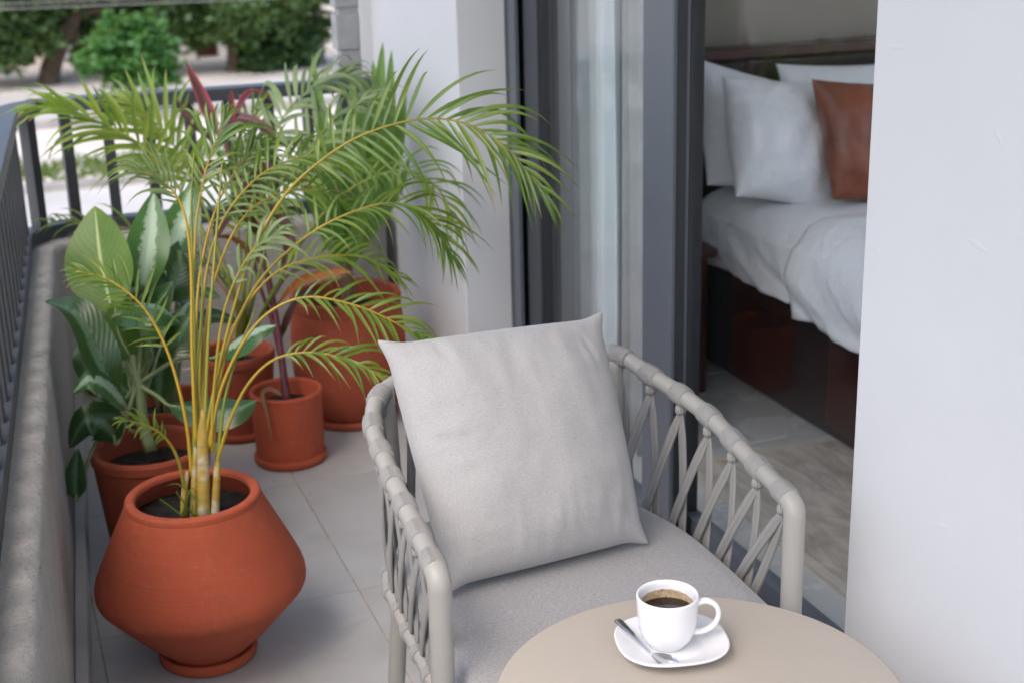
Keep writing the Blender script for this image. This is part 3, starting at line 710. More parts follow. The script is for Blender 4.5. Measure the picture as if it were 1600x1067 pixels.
def pillow_mesh(bl, br, tl, tr, th, n=28, ear=.06, seed=0, wr=.006, sag=.035, crease=False, ears=0):
    """a stuffed pillow spanned by its four corners, bulging along its own normal"""
    bl, br, tl, tr = map(V, (bl, br, tl, tr)); nrm = ((br-bl).cross(tl-bl)).normalized(); vs, fs, uv = [], [], []
    W_ = (br-bl).length
    ctr_ = (bl+br+tl+tr)/4
    for side in (1, -1):
        for j in range(n+1):
            for i in range(n+1):
                # denser towards the seams
                u = -math.cos(math.pi*i/n); v_ = -math.cos(math.pi*j/n)
                a, b = (u+1)/2, (v_+1)/2
                p = bl*(1-a)*(1-b)+br*a*(1-b)+tl*(1-a)*b+tr*a*b
                # seams pull in between the corners
                inx = sag*(1-v_*v_)*abs(u)**3; iny = sag*(1-u*u)*abs(v_)**3
                ex = (br-bl).lerp(tr-tl, b).normalized(); ey = (tl-bl).lerp(tr-br, a).normalized()
                p = p-ex*(inx*(1 if u > 0 else -1)*W_)-ey*(iny*(1 if v_ > 0 else -1)*W_)
                if ears:
                    kk_ = math.exp(-((1-abs(u))**2+(1-abs(v_))**2)/.011); p = p+(ex*(1 if u > 0 else -1)+ey*(1 if v_ > 0 else -1))*(ears*kk_)
                h = max(0, (1-abs(u)**2.6)*(1-abs(v_)**2.6))**(.5 if ears else .55)
                edge = min(1, 3.2*min(1-abs(u), 1-abs(v_))+.0)
                q = p-ctr_
                w1 = noise.noise(V((u*2.2+seed, v_*2.2, seed)))*1.2+noise.noise(V((u*5+seed, v_*5, seed+3)))*.55
                # gathers that run in from the seams
                g1 = noise.noise(V((u*11+seed, v_*2, seed+9)))*math.exp(-3.2*(1-abs(v_)))+noise.noise(V((u*2, v_*11, seed+4)))*math.exp(-3.2*(1-abs(u)))
                if crease and side == 1:
                    for (ca, cb, la, lb, dp) in ((.09, .56, .10, .010, .010), (.40, .955, .014, .05, .007), (.52, .05, .012, .045, .006), (.86, .88, .018, .10, .006), (.93, .12, .03, .06, .005), (.2, .93, .02, .05, .005)):
                        w1 -= dp/wr*math.exp(-((a-ca+.25*(b-cb)*(1 if lb > la else 0))/la)**2-((b-cb+.2*(a-ca))/lb)**2)
                p = p+nrm*side*(th*.5*h+edge*(w1*wr+g1*wr*(2.6 if ears else 1.5)))
                vs.append(p); uv.append((a*W_, b*W_))
    o = (n+1)*(n+1)
    for s_i in range(2):
        for j in range(n):
            for i in range(n):
                q = [s_i*o+j*(n+1)+i, s_i*o+j*(n+1)+i+1, s_i*o+(j+1)*(n+1)+i+1, s_i*o+(j+1)*(n+1)+i]
                fs.append(tuple(q if s_i == 0 else q[::-1]))
    return vs, fs, uv
def weld(o, d=.0008):
    bm = bmesh.new(); bm.from_mesh(o.data); bmesh.ops.remove_doubles(bm, verts=bm.verts, dist=d); bm.to_mesh(o.data); bm.free()
def bedpillow(name, pxs, yb, yt, th, mat, label, seed, wr=.012, cat='pillow', grp=None):
    """corner pixels bl, br, tl, tr; yb and yt the distance of its foot and its top"""
    c4 = [PY(*pxs[0], yb), PY(*pxs[1], yb), PY(*pxs[2], yt), PY(*pxs[3], yt)]
    v, f, u = pillow_mesh(*c4, th, 26, .05, seed, wr, .03)
    o = mesh(name, v, f, mat, None, True, u, c4[0]); weld(o); return props(o, label, cat, grp)
bedpillow('pillow', [(1105, 290), (1265, 312), (1085, 90), (1225, 130)], 3.86, 4.04, .17, 'linen', 'white pillow at the back left against the headboard', 2)
bedpillow('pillow', [(1250, 292), (1440, 312), (1212, 100), (1420, 95)], 3.88, 4.06, .14, 'linen', 'white pillow at the back behind the brown leather cushion', 11)
bedpillow('pillow', [(1150, 308), (1300, 332), (1128, 118), (1292, 130)], 3.68, 3.84, .20, 'linen', 'plump white pillow in front, left of the brown leather cushion', 5, .014)
bedpillow('leather_cushion', [(1302, 312), (1470, 335), (1268, 124), (1440, 128)], 3.56, 3.68, .17, 'leather', 'brown leather cushion leaning on the white bed pillows', 4, .010, 'cushion')
# nightstand
ne = empty('nightstand', (1.9, 4.0, 0), 'dark mahogany bedside cabinet next to the bed', 'nightstand')
box('body', 1.72, 2.075, 3.87, 4.25, -.002, .45, 'wood', ne, .004)
box('top', 1.70, 2.095, 3.845, 4.27, .451, .482, 'wood', ne, .008)
for z0 in (.07, .20, .325): d_ = box('drawer', 1.745, 2.05, 3.858, 3.871, z0, z0+.115, 'wood', ne, .004); box('knob', 1.885, 1.91, 3.84, 3.859, z0+.045, z0+.07, 'rail', d_, .006)

# ------------------------------------------------------------------ pots
def pot(name, c, prof, label, mat='terra', soil_z=None, soil_r=None, saucer=None, grp='terracotta pots on the balcony floor', n=64):
    e = empty(name, (c[0], c[1], 0), label, 'plant pot', grp)
    z0 = .0135 if saucer else .001
    v, f, u = lathe((c[0], c[1], z0), prof, n); mesh('body', v, f, mat, e, True, u, sharp=R(24))
    if saucer:
        r = saucer; h = .027
        pr = [(r*.2, .001), (r*.93, .001), (r*.985, .006), (r, .014), (r, h-.006), (r-.004, h), (r-.011, h), (r-.014, h-.006), (r-.016, .0115), (r*.2, .0115)]
        v, f, u = lathe((c[0], c[1], 0), pr, n); mesh('saucer', v, f, mat, e, True, u)
    vs, fs = [V((c[0], c[1], soil_z+z0+.006))], []
    nr, na = 7, 36; rnd = random.Random(int(c[0]*997))
    for i in range(1, nr+1):
        for k in range(na):
            a = 6.283*k/na; r = soil_r*i/nr
            vs.append(V((c[0]+r*math.cos(a), c[1]+r*math.sin(a), soil_z+z0+(0 if i == nr else noise.noise(V((r*30*math.cos(a), r*30*math.sin(a), 3)))*.012+.004))))
    for k in range(na): fs.append((0, 1+k, 1+(k+1) % na))
    for i in range(nr-1):
        for k in range(na): fs.append((1+i*na+k, 1+i*na+(k+1) % na, 1+(i+1)*na+(k+1) % na, 1+(i+1)*na+k))
    mesh('soil', vs, fs, 'soil', e, False); return e
def cylpot_prof(rb, rtop, h, wall=.014, rim=.0, rimh=.03):
    p = [(.02, 0), (rb*.93, 0), (rb*.98, .006), (rb, .016)]
    for i in range(1, 6): t = i/6; p.append((rb+(rtop-rb)*t, .016+(h-rimh-.016)*t))
    p += [(rtop, h-rimh), (rtop+rim, h-rimh+.004), (rtop+rim, h-.007), (rtop+rim-.004, h), (rtop-wall+.004, h), (rtop-wall, h-.006), (rtop-wall-.004, h-.05), (rtop-wall-.008, h-.12), (.02, h-.125)]
    return p
BP = PZ(327, 1022, 0)          # belly pot
bprof = [(.02, 0), (.080, 0), (.087, .005), (.090, .014)]
for t in (.2, .4, .6, .8, 1.0): bprof.append((.090+(.2165-.090)*t, .014+(.150-.014)*t**1.1))
bprof += [(.2200, .1545), (.2226, .161), (.2236, .170), (.2228, .182), (.2190, .196), (.2075, .222), (.1915, .256), (.1755, .289), (.1595, .322), (.1455, .351), (.1432, .3556), (.1424, .3562), (.1422, .3585), (.1420, .3640), (.1405, .3690), (.1370, .3722), (.131, .3735), (.1245, .3725), (.1205, .3690), (.1190, .362), (.135, .335), (.148, .31), (.02, .305)]
pot('belly_pot', BP, bprof, 'wide angular terracotta pot in the foreground with the yellow-stemmed palm', 'terra', .318, .142, .106)
SP = PZ(455, 716, 0)
pot('cylinder_pot', SP, cylpot_prof(.098, .104, .205, .012, .002, .012), 'small cylindrical terracotta pot with saucer and a maroon-leaved plant', 'terra', .155, .090, .106)
TPp = PZ(552, 650, 0)
tprof = [(.02, 0), (.115, 0), (.122, .006), (.132, .02), (.152, .05), (.166, .09), (.174, .14), (.178, .2), (.177, .26), (.173, .31), (.168, .345), (.1665, .352), (.169, .357), (.170, .386), (.167, .393), (.158, .394), (.152, .389), (.15, .34), (.15, .30), (.02, .29)]
pot('tall_pot', TPp, tprof, 'tall tapered terracotta pot beside the white wall with the pleated-leaf plant', 'terra_old', .33, .148, .142)
MP = PZ(366, 548, .262); MP.z = 0
pot('rimmed_pot', MP, cylpot_prof(.10, .116, .25, .012, .005, .03), 'terracotta pot half hidden behind the small cylindrical pot', 'terra_old', .20, .101, .112)
DP = PZ(232, 690, .30); DP.z = 0
pot('broad_pot', DP, cylpot_prof(.115, .138, .29, .015, .004, .03), 'terracotta pot with broad-leaved plant behind the big angular pot', 'terra_old', .235, .119, None)
EP = V((DP.x+.085, DP.y+.345, 0))
pot('shaded_pot', EP, cylpot_prof(.095, .12, .27, .013, .006, .04), 'shaded terracotta pot between the palm stems at the back', 'terra_old', .22, .100, .115)

# ------------------------------------------------------------------ plants
def frond(parent, path, d, n, L, t0=.45, N=None, a0=62, a1=22, droop=.5, mat='palm', rmat='rachis', r0=.0037, hw=.0050, joined=False, seed=0, both=(1, 1), prof=(.55, .4), lift=.15, base=None, skip=.04):
    """path in photo pixels, d the distance(s) of the stalk's foot and tip from the camera; leaflets grow on both sides"""
    rnd = random.Random(seed); k = len(path)
    if not isinstance(d, (tuple, list)): d = (d, d)
    pts = [PD(px, py, d[0]+(d[1]-d[0])*i/(k-1)) for i, (px, py) in enumerate(path)]
    if base is not None: pts = [base]+pts
    ps = catmull(pts, 48); T = tangents(ps)
    v, f, u = tube(ps, lambda t: r0*(1.0-.82*t)+.0006, 7)
    fr_ = mesh('frond', v, f, rmat, parent, True, u)
    Nf = (N or (-fw*.8+V((0, 0, 1))*.6)).normalized(); acc = []
    for i in range(n):
        t = t0+(1-t0)*(i/(n-1)); q = min(t*47, 46.99); j = int(q); p = ps[j].lerp(ps[j+1], q-j); tg = T[j].lerp(T[j+1], q-j).normalized()
        nn_ = (Nf-tg*Nf.dot(tg)).normalized(); sd_ = tg.cross(nn_)
        s01 = (t-t0)/(1-t0)
        for side in (1, -1):
            if rnd.random() < skip: continue
            if rnd.random() > both[0 if side == 1 else 1]: continue
            a = R(a0+(a1-a0)*s01+rnd.uniform(-11, 11))
            ln = L*(prof[0]+(1-prof[0])*math.sin(min(1, s01/.45)*1.57) if s01 < .45 else 1-(1-prof[1])*((s01-.45)/.55)**1.4)*rnd.uniform(.75, 1.15)
            dr = (tg*math.cos(a)+sd_*(side*math.sin(a))+nn_*(lift+rnd.uniform(-.2, .2))).normalized()
            if s01 > .97: dr = (tg+sd_*side*.15).normalized()
            dd = droop*rnd.uniform(.6, 1.35)*(1-.5*abs(dr.z)) ; m_ = 9
            kink = V((rnd.uniform(-.2, .2), rnd.uniform(-.2, .2), rnd.uniform(-.08, .06)))
            lp = []
            for q2 in range(m_):
                s2 = q2/(m_-1); lp.append(p+(dr*(s2*(1-.2*dd*s2*s2))+nn_*(.16*s2*(1-s2))+G*(dd*s2**2.8*.72)+kink*s2*s2)*ln)
            if rnd.random() < .12: dd *= 1.8
            w_ = hw*rnd.uniform(.85, 1.15)*(.6+.4*ln/L)
            bl_ = blade(lp, lambda t, w_=w_: w_*(.3+.7*min(1, t/.22))*max(.015, (1-t**1.7))**.95, nn_, .38, 0, 2, 0, 0, rnd.uniform(-.5, .5))
            if joined: acc.append(bl_)
            else: mesh('leaflet', *bl_[:2], mat, fr_, True, bl_[2])
    if joined and acc:
        v, f, u = join(*acc); props(mesh('leaflets', v, f, mat, fr_, True, u), kind='stuff')
    return fr_
PD_ = 2.985
pa = empty('areca_palm', (BP.x, BP.y, .33), 'palm with yellow stems and long arching fronds in the angular pot', 'plant', 'potted plants')
for (pth, r) in (([(318, 812), (318, 740), (317, 690), (318, 640)], .0118), ([(287, 806), (288, 770), (293, 735)], .0062), ([(336, 808), (338, 760), (341, 712)], .0075), ([(302, 812), (304, 740), (306, 690)], .006)):
    ps = catmull([PD(x, y, PD_) for x, y in pth], 14); v, f, u = tube(ps, lambda t, r=r: r*(1.25-.35*t)*(1 if t < .8 else 1-2.6*(t-.8)), 10); mesh('cane', v, f, 'cane', pa, True, u)
UPN = V((0, 0, 1)); FACE = -fw
A = [ # path, distances, leaflets per side, length, first leaflet, normal, options
 (dict(path=[(318, 700), (345, 560), (388, 410), (440, 312), (500, 253), (570, 210), (660, 186), (735, 196), (795, 235), (846, 300)], d=(PD_, 2.92), n=27, L=.205, t0=.44, N=FACE+UPN*.25, a0=62, a1=14, droop=.55, seed=1, lift=.05, hw=.0060)),
 (dict(path=[(322, 690), (345, 570), (398, 450), (468, 378), (540, 336), (615, 318), (672, 345), (706, 398)], d=(PD_, 3.05), n=22, L=.17, t0=.46, N=FACE*.7+UPN, a0=58, a1=14, droop=.65, seed=2)),
 (dict(path=[(325, 700), (350, 595), (402, 505), (470, 466), (550, 476), (625, 508), (700, 552)], d=(PD_, 2.95), n=18, L=.135, t0=.48, N=FACE*.8+UPN, a0=52, a1=14, droop=.4, seed=3)),
 (dict(path=[(338, 725), (360, 655), (390, 597), (432, 560), (490, 551), (550, 564), (604, 592)], d=(PD_, 2.9), n=14, L=.115, t0=.55, N=FACE*.6+UPN, a0=48, a1=12, droop=.7, seed=4)),
 (dict(path=[(300, 745), (290, 655), (270, 573), (246, 515), (214, 470), (168, 437), (120, 424)], d=(PD_, 2.95), n=17, L=.11, t0=.42, N=FACE*.8+UPN, a0=62, a1=18, droop=.35, seed=5, hw=.0038)),
 (dict(path=[(290, 770), (277, 715), (257, 683), (228, 664), (190, 655)], d=(PD_, 2.9), n=11, L=.062, t0=.5, N=FACE*.6+UPN, a0=58, a1=22, droop=.5, seed=6, hw=.0038)),
 (dict(path=[(308, 710), (302, 570), (302, 440), (309, 330), (328, 245), (352, 190)], d=(PD_, 3.1), n=15, L=.17, t0=.66, N=FACE+UPN*.2, a0=44, a1=14, droop=.75, seed=7)),
 (dict(path=[(314, 700), (313, 560), (322, 430), (348, 345), (400, 280), (460, 248), (520, 240)], d=(PD_, 3.15), n=18, L=.16, t0=.52, N=FACE*.7+UPN*.8, a0=60, a1=20, droop=.8, seed=8)),
 (dict(path=[(306, 695), (300, 545), (298, 410), (285, 325), (252, 282), (212, 266)], d=(PD_, 2.9), n=14, L=.15, t0=.62, N=FACE*.5+UPN, a0=48, a1=16, droop=.55, mat='palm_pale', seed=9, hw=.0042)),
 (dict(path=[(332, 705), (342, 605), (368, 505), (424, 432), (490, 404), (560, 402), (625, 432)], d=(PD_, 3.12), n=17, L=.14, t0=.5, N=FACE*.6+UPN, a0=60, a1=18, droop=.6, seed=10, joined=True)),
 (dict(path=[(316, 690), (318, 560), (332, 450), (372, 352), (430, 304), (500, 300), (560, 332)], d=(PD_, 3.2), n=19, L=.16, t0=.5, N=FACE*.7+UPN, a0=60, a1=18, droop=.8, seed=13, joined=True)),
 (dict(path=[(310, 690), (306, 545), (313, 425), (338, 325), (372, 262), (402, 226)], d=(PD_, 3.2), n=16, L=.17, t0=.55, N=FACE+UPN*.4, a0=56, a1=16, droop=.8, seed=14, joined=True)),
 (dict(path=[(330, 700), (336, 590), (352, 480), (392, 395), (440, 360)], d=(PD_, 2.95), n=9, L=.12, t0=.6, N=FACE+UPN*.4, a0=40, a1=16, droop=.9, seed=12, mat='palm_pale', joined=True)),
]
for kw in A: frond(pa, **kw)
for pth in ([(308, 700), (304, 520), (299, 330), (303, 240)], [(320, 660), (326, 520), (341, 330), (347, 255)], [(302, 740), (306, 600), (316, 470), (312, 360)], [(340, 715), (352, 620), (376, 540), (398, 488)]):
    ps = catmull([PD(x, y, PD_) for x, y in pth], 22); v, f, u = tube(ps, lambda t: .0042*(1-.75*t)+.0004, 6); mesh('spear', v, f, 'rachis_g', pa, True, u)
rnd = random.Random(41)
for i in range(7):      # thin grass blades in the pot
    a = PD(rnd.uniform(275, 350), 806, PD_-.01); b = a+V((rnd.uniform(-.06, .06), rnd.uniform(-.03, .05), rnd.uniform(.03, .07))); c_ = b+V((rnd.uniform(-.05, .05), rnd.uniform(-.03, .03), rnd.uniform(-.03, .01)))
    bl_ = blade(catmull([a, b, c_], 8), lambda t: .0016*(1-t)+.0003, FACE, .2); mesh('grass_blade', *bl_[:2], 'palm', pa, True, bl_[2])

# back palm, rooted in the rimmed pot
bpd = (MP-CP).dot(fw)-.02
pbk = empty('back_palm', (MP.x, MP.y, .21), 'leafy palm at the back whose fronds hang over the railing', 'plant', 'potted plants')
root = V((MP.x, MP.y, .20))
B = [
 dict(path=[(372, 480), (335, 400), (290, 310), (240, 245), (185, 205), (120, 180), (70, 172)], d=(4.08, 4.0), n=26, L=.25, t0=.46, N=FACE*.7+UPN, a0=58, a1=16, droop=.45, mat='palm_back', seed=21, hw=.0092),
 dict(path=[(380, 470), (385, 380), (405, 270), (445, 180), (500, 130), (556, 118)], d=(4.1, 4.15), n=22, L=.27, t0=.48, N=FACE*.4+UPN, a0=66, a1=26, droop=1.05, mat='palm_pale', seed=22, hw=.0105),
 dict(path=[(370, 480), (345, 400), (318, 320), (285, 250), (250, 200), (205, 160)], d=(4.1, 4.2), n=18, L=.26, t0=.55, N=FACE+UPN*.2, a0=56, a1=14, droop=.35, mat='palm_back', seed=23, hw=.010),
 dict(path=[(375, 500), (340, 440), (290, 395), (220, 362), (130, 348), (75, 345)], d=(4.1, 4.28), n=14, L=.17, t0=.5, N=FACE*.5+UPN, a0=56, a1=18, droop=.5, mat='palm_back', seed=24, rmat='dry', joined=True),
 dict(path=[(385, 480), (400, 400), (440, 310), (500, 260), (560, 260)], d=(4.1, 4.0), n=14, L=.22, t0=.45, N=FACE*.6+UPN, a0=60, a1=20, droop=.85, mat='palm_back', seed=25, hw=.0072),
 dict(path=[(380, 480), (375, 400), (370, 320), (378, 235), (400, 175)], d=(4.12, 4.2), n=12, L=.23, t0=.5, N=FACE+UPN*.2, a0=50, a1=16, droop=.6, mat='palm_back', seed=26, hw=.007),
 dict(path=[(378, 490), (350, 440), (315, 400), (280, 385), (240, 400)], d=(4.05, 3.75), n=10, L=.2, t0=.4, N=FACE*.5+UPN, a0=60, a1=20, droop=.8, mat='palm_pale', seed=27, hw=.0092, joined=True),
 dict(path=[(420, 470), (470, 380), (530, 310), (590, 275), (645, 268), (688, 300), (712, 352)], d=(4.1, 3.75), n=17, L=.17, t0=.5, N=FACE*.6+UPN, a0=58, a1=16, droop=.6, mat='palm_back', seed=28, hw=.0065),
 dict(path=[(395, 470), (420, 370), (460, 270), (520, 190), (585, 150)], d=(4.1, 4.05), n=15, L=.24, t0=.45, N=FACE*.6+UPN, a0=60, a1=20, droop=.8, mat='palm_pale', seed=29, hw=.0085),
]
for kw in B: frond(pbk, base=root, r0=.006, rmat=kw.pop('rmat', 'rachis_g'), **kw)

# broad-leaved plant
def leaf(parent, pts, half, mat, nrm=None, fold=.15, curl=0, stalk=None, na=8, m=20, wave=.04, shape=(.33, 2.2), tw=0, smat='dumb_stem', sr=.005, seed=0, name='leaf', wf=2):
    """pts: (pixel x, pixel y, distance) along the midrib from foot to tip; half = half width in metres"""
    ps = catmull([PD(*p) if not isinstance(p, V) else p for p in pts], m); pk, ex = shape
    def wd(t): 
        x = t/pk if t < pk else (1-t)/(1-pk)
        return max(.0004, half*(math.sin(min(1, x)*1.5708)**(.75 if t < pk else 1.0/ex*1.6)))
    o = mesh(name, *(lambda b: (b[0], b[1]))(blade(ps, wd, nrm or FACE, fold, curl, na, wave, wf, tw, seed)), mat, parent, True, blade(ps, wd, nrm or FACE, fold, curl, na, wave, wf, tw, seed)[2])
    if stalk:
        q = catmull([PD(*p) if not isinstance(p, V) else p for p in stalk]+[ps[0], ps[2]], 14); v, f, u = tube(q, lambda t: sr*(1.3-.7*t), 7); mesh('stalk', v, f, smat, parent, True, u)
    return o
dpd = (V((DP.x, DP.y, .3))-CP).dot(fw)
pd_ = empty('broad_leaved_plant', (DP.x, DP.y, .24), 'broad-leaved plant with pale blotched leaves beside the parapet', 'plant', 'potted plants')
d0 = dpd-.02
stem = catmull([PD(236, 705, d0), PD(222, 655, d0), PD(218, 610, d0), PD(212, 580, d0)], 12)
v, f, u = tube(stem, lambda t: .016-.005*t, 9); mesh('stem', v, f, 'dumb_stem', pd_, True, u)
sb = (214, 600, d0)
LF = [
 ([(176, 492, d0-.03), (158, 410, d0-.02), (148, 322, d0+.0)], .088, 'dumb_plain', FACE+UPN*.5-RT*.25, .20, 0, [sb, (205, 545, d0)], dict(shape=(.45, 2.0), wave=.04)),
 ([(222, 458, d0+.1), (232, 390, d0+.12), (240, 300, d0+.14)], .055, 'dumb_var', FACE+RT*.1+UPN*.1, .25, 0, [sb, (222, 520, d0+.05)], dict(shape=(.5, 1.9))),
 ([(182, 625, d0-.06), (150, 560, d0-.1), (118, 495, d0-.08), (70, 470, d0-.02)], .052, 'dumb_dark', FACE*.6+RT*.7, .6, 0, [sb, (205, 640, d0)], dict(shape=(.42, 2.2))),
 ([(176, 500, d0-.05), (215, 475, d0-.12), (250, 480, d0-.16), (283, 505, d0-.15)], .062, 'dumb_dark', UPN+FACE*.1, -.35, .3, [sb, (190, 540, d0)], dict(shape=(.42, 2.2))),
 ([(200, 640, d0-.03), (170, 605, d0-.1), (140, 592, d0-.14), (112, 615, d0-.13)], .04, 'dumb_var', UPN*.7+FACE*.6, .3, .3, [sb], dict()),
 ([(185, 690, d0-.02), (160, 660, d0-.06), (130, 660, d0-.08), (108, 700, d0-.05)], .05, 'dumb_dark', FACE+UPN*.5, .2, .2, [sb], dict()),
 ([(120, 780, d0-.1), (118, 745, d0-.09), (122, 700, d0-.07)], .028, 'dumb_dark', FACE, .3, .2, [sb, (150, 690, d0-.03)], dict()),
 ([(330, 560, d0+.05), (365, 535, d0+.02), (400, 515, d0), (432, 508, d0)], .052, 'dumb_var', UPN+FACE*.35, -.2, .2, [sb, (280, 560, d0+.05)], dict(shape=(.45, 2))),
 ([(262, 632, d0-.05), (310, 640, d0-.1), (360, 642, d0-.12), (402, 625, d0-.1)], .05, 'dumb_dark', UPN+FACE*.9, -.15, .1, [sb, (245, 618, d0-.02)], dict(shape=(.5, 2))),
 ([(205, 560, d0), (185, 520, d0-.04), (178, 470, d0-.03)], .045, 'dumb_plain', FACE+RT*.6, .3, 0, [sb], dict()),
 ([(250, 470, d0+.2), (275, 430, d0+.22), (292, 370, d0+.25)], .07, 'dumb_dark', FACE+UPN*.3, .2, 0, [sb, (240, 520, d0+.1)], dict()),
 ([(262, 400, d0+.25), (285, 350, d0+.25), (300, 290, d0+.3)], .055, 'dumb_var', FACE+UPN*.3, .2, 0, [sb, (250, 480, d0+.15)], dict()),
 ([(240, 560, d0+.1), (275, 530, d0+.1), (300, 490, d0+.1)], .055, 'dumb_dark', FACE+UPN*.6, .1, .1, [sb], dict()),
 ([(215, 530, d0+.08), (238, 490, d0+.1), (270, 440, d0+.1)], .05, 'dumb_dark', FACE+UPN*.5, .15, .1, [sb], dict()),
]
rnd = random.Random(77)
for i in range(9):
    x0, y0 = rnd.uniform(120, 290), rnd.uniform(470, 640); dx, dy = rnd.uniform(-60, 60), rnd.uniform(-90, -20); dz = rnd.uniform(.04, .16)
    LF.append(([(x0, y0, d0+dz), (x0+dx*.5, y0+dy*.6, d0+dz), (x0+dx, y0+dy, d0+dz+.02)], rnd.uniform(.035, .055), 'dumb_dark' if i % 4 else 'dumb_plain', FACE+UPN*rnd.uniform(.2, .9)+RT*rnd.uniform(-.6, .6), .2, .12, [(rnd.uniform(208, 238), rnd.uniform(610, 695), d0+.01)], dict(shape=(.45, 2), sr=.0035)))
for i, (p, hw_, mt, nr, fo, cu, stk, kw) in enumerate(LF): leaf(pd_, p, hw_, mt, nr.normalized(), fo, cu, stk, seed=i*1.3, **kw)

# pleated-leaf plant in the tall pot
tpd = (V((TPp.x, TPp.y, .4))-CP).dot(fw)
pf = empty('pleated_leaf_plant', (TPp.x, TPp.y, .34), 'plant with upright pleated green leaves in the tall pot', 'plant', 'potted plants')
troot = PD(545, 472, tpd)
ps = catmull([V((troot.x, troot.y, .335)), PD(543, 440, tpd), PD(540, 410, tpd)], 8); v, f, u = tube(ps, lambda t: .024-.006*t, 10); mesh('stem', v, f, 'woodystem', pf, True, u)
FL = [([(540, 425), (560, 320), (585, 200), (598, 66)], 0, .030, 0), ([(542, 425), (570, 330), (605, 220), (612, 78)], -.05, .027, .3), ([(538, 425), (545, 330), (560, 240), (575, 130)], -.12, .03, .1),
      ([(536, 425), (522, 330), (508, 220), (487, 84)], .02, .023, -.2), ([(534, 425), (505, 340), (480, 270), (462, 190)], -.05, .024, -.4), ([(545, 425), (580, 330), (615, 250), (634, 140)], 0, .027, .5),
      ([(545, 425), (575, 350), (605, 295), (626, 215)], -.15, .025, .5), ([(538, 425), (528, 360), (520, 300), (525, 205)], -.14, .027, .0), ([(534, 425), (512, 370), (494, 325), (468, 285)], -.12, .022, -.4), ([(542, 425), (555, 370), (572, 300), (592, 210)], -.2, .024, .2),
      ([(540, 425), (550, 300), (556, 200), (549, 105)], .05, .025, -.1), ([(541, 425), (566, 320), (592, 190), (583, 95)], .04, .027, .2), ([(543, 425), (590, 345), (622, 290), (640, 245)], -.1, .022, .6), ([(536, 425), (532, 340), (535, 250), (530, 150)], -.05, .026, -.1),
      ([(537, 425), (518, 345), (500, 270), (505, 170)], .06, .025, -.3), ([(541, 425), (560, 350), (585, 260), (608, 160)], -.16, .025, .3)]
for i, (p, dz, hw_, tn) in enumerate(FL):
    pts = [(x, y, tpd+dz*(j/3)) for j, (x, y) in enumerate(p)]
    leaf(pf, pts, hw_, 'fan', (FACE+RT*tn).normalized(), .55 if i % 2 else .35, 0, None, 6, 24, .0, (.5, 2.4), seed=i, tw=(.5 if i % 3 else -.5))

# maroon-leaved plant in the cylinder pot
cpd = (V((SP.x, SP.y, .2))-CP).dot(fw)
pt = empty('maroon_plant', (SP.x, SP.y, .165), 'maroon and pink leaved plant rising from the small cylindrical pot', 'plant', 'potted plants')
croot = V((SP.x-.005, SP.y+.02, .16))
for pth, r in (([(449, 628), (444, 590), (438, 545), (428, 480), (412, 400), (400, 330), (380, 280), (345, 215)], .011), ([(447, 620), (438, 560), (424, 500), (404, 440), (392, 380)], .007)):
    dz = .10
    ps = catmull([croot]+[PD(x, y, cpd-.03+dz*i/len(pth)) for i, (x, y) in enumerate(pth)], 30); v, f, u = tube(ps, lambda t, r=r: r*(1.15-.5*t), 9); mesh('stem', v, f, 'ti_stem', pt, True, u)
d1 = cpd+.05
TL = [([(342, 215), (320, 165), (290, 97)], .021, 'ti_pink', FACE+RT*.6, 0), ([(358, 205), (362, 175), (361, 140)], .012, 'ti_pink', FACE, -.02), ([(335, 222), (300, 190), (268, 150)], .013, 'ti', FACE+UPN*.4, 0),
      ([(345, 220), (365, 190), (400, 195), (430, 215)], .026, 'ti', UPN+FACE*.5, -.02), ([(380, 285), (400, 245), (440, 225), (485, 232)], .028, 'ti', UPN+FACE*.6, .02), ([(372, 280), (350, 262), (325, 265), (300, 290)], .026, 'ti', UPN+FACE*.8, -.05),
      ([(395, 330), (420, 290), (455, 280), (490, 300)], .03, 'ti', UPN+FACE*.8, -.02), ([(405, 380), (392, 320), (410, 270), (432, 262)], .032, 'ti', FACE+RT*.3, -.04), ([(400, 340), (375, 330), (350, 345), (335, 380)], .027, 'ti', UPN+FACE*.7, -.06),
      ([(425, 470), (455, 430), (500, 418), (560, 432)], .02, 'ti', UPN+FACE*.5, -.06), ([(412, 420), (390, 395), (360, 375), (335, 372)], .018, 'ti_orange', UPN+FACE*.7, -.05), ([(430, 480), (470, 440), (520, 428), (550, 425)], .014, 'ti_orange', UPN*.4+FACE, -.08),
      ([(435, 540), (455, 490), (480, 462), (505, 470)], .02, 'ti', UPN+FACE*.5, -.03), ([(350, 225), (385, 150), (420, 155), (440, 180)], .014, 'ti_pink', UPN+FACE*.6, .04), ([(385, 300), (430, 330), (450, 380), (440, 420)], .024, 'ti', FACE+RT*.4, -.08)]
for i, (p, hw_, mt, nr, dz) in enumerate(TL):
    leaf(pt, [(x, y, d1+dz*j) for j, (x, y) in enumerate(p)], hw_, mt, nr.normalized(), .35, 0, None, 6, 18, .05, (.45, 2.2), seed=i)
for p in ([(443, 620), (425, 608), (410, 615), (418, 650), (425, 690)],):
    leaf(pt, [(x, y, cpd-.115) for x, y in p], .006, 'dry', FACE, .3, .3, None, 4, 16, .1, name='dry_leaf')

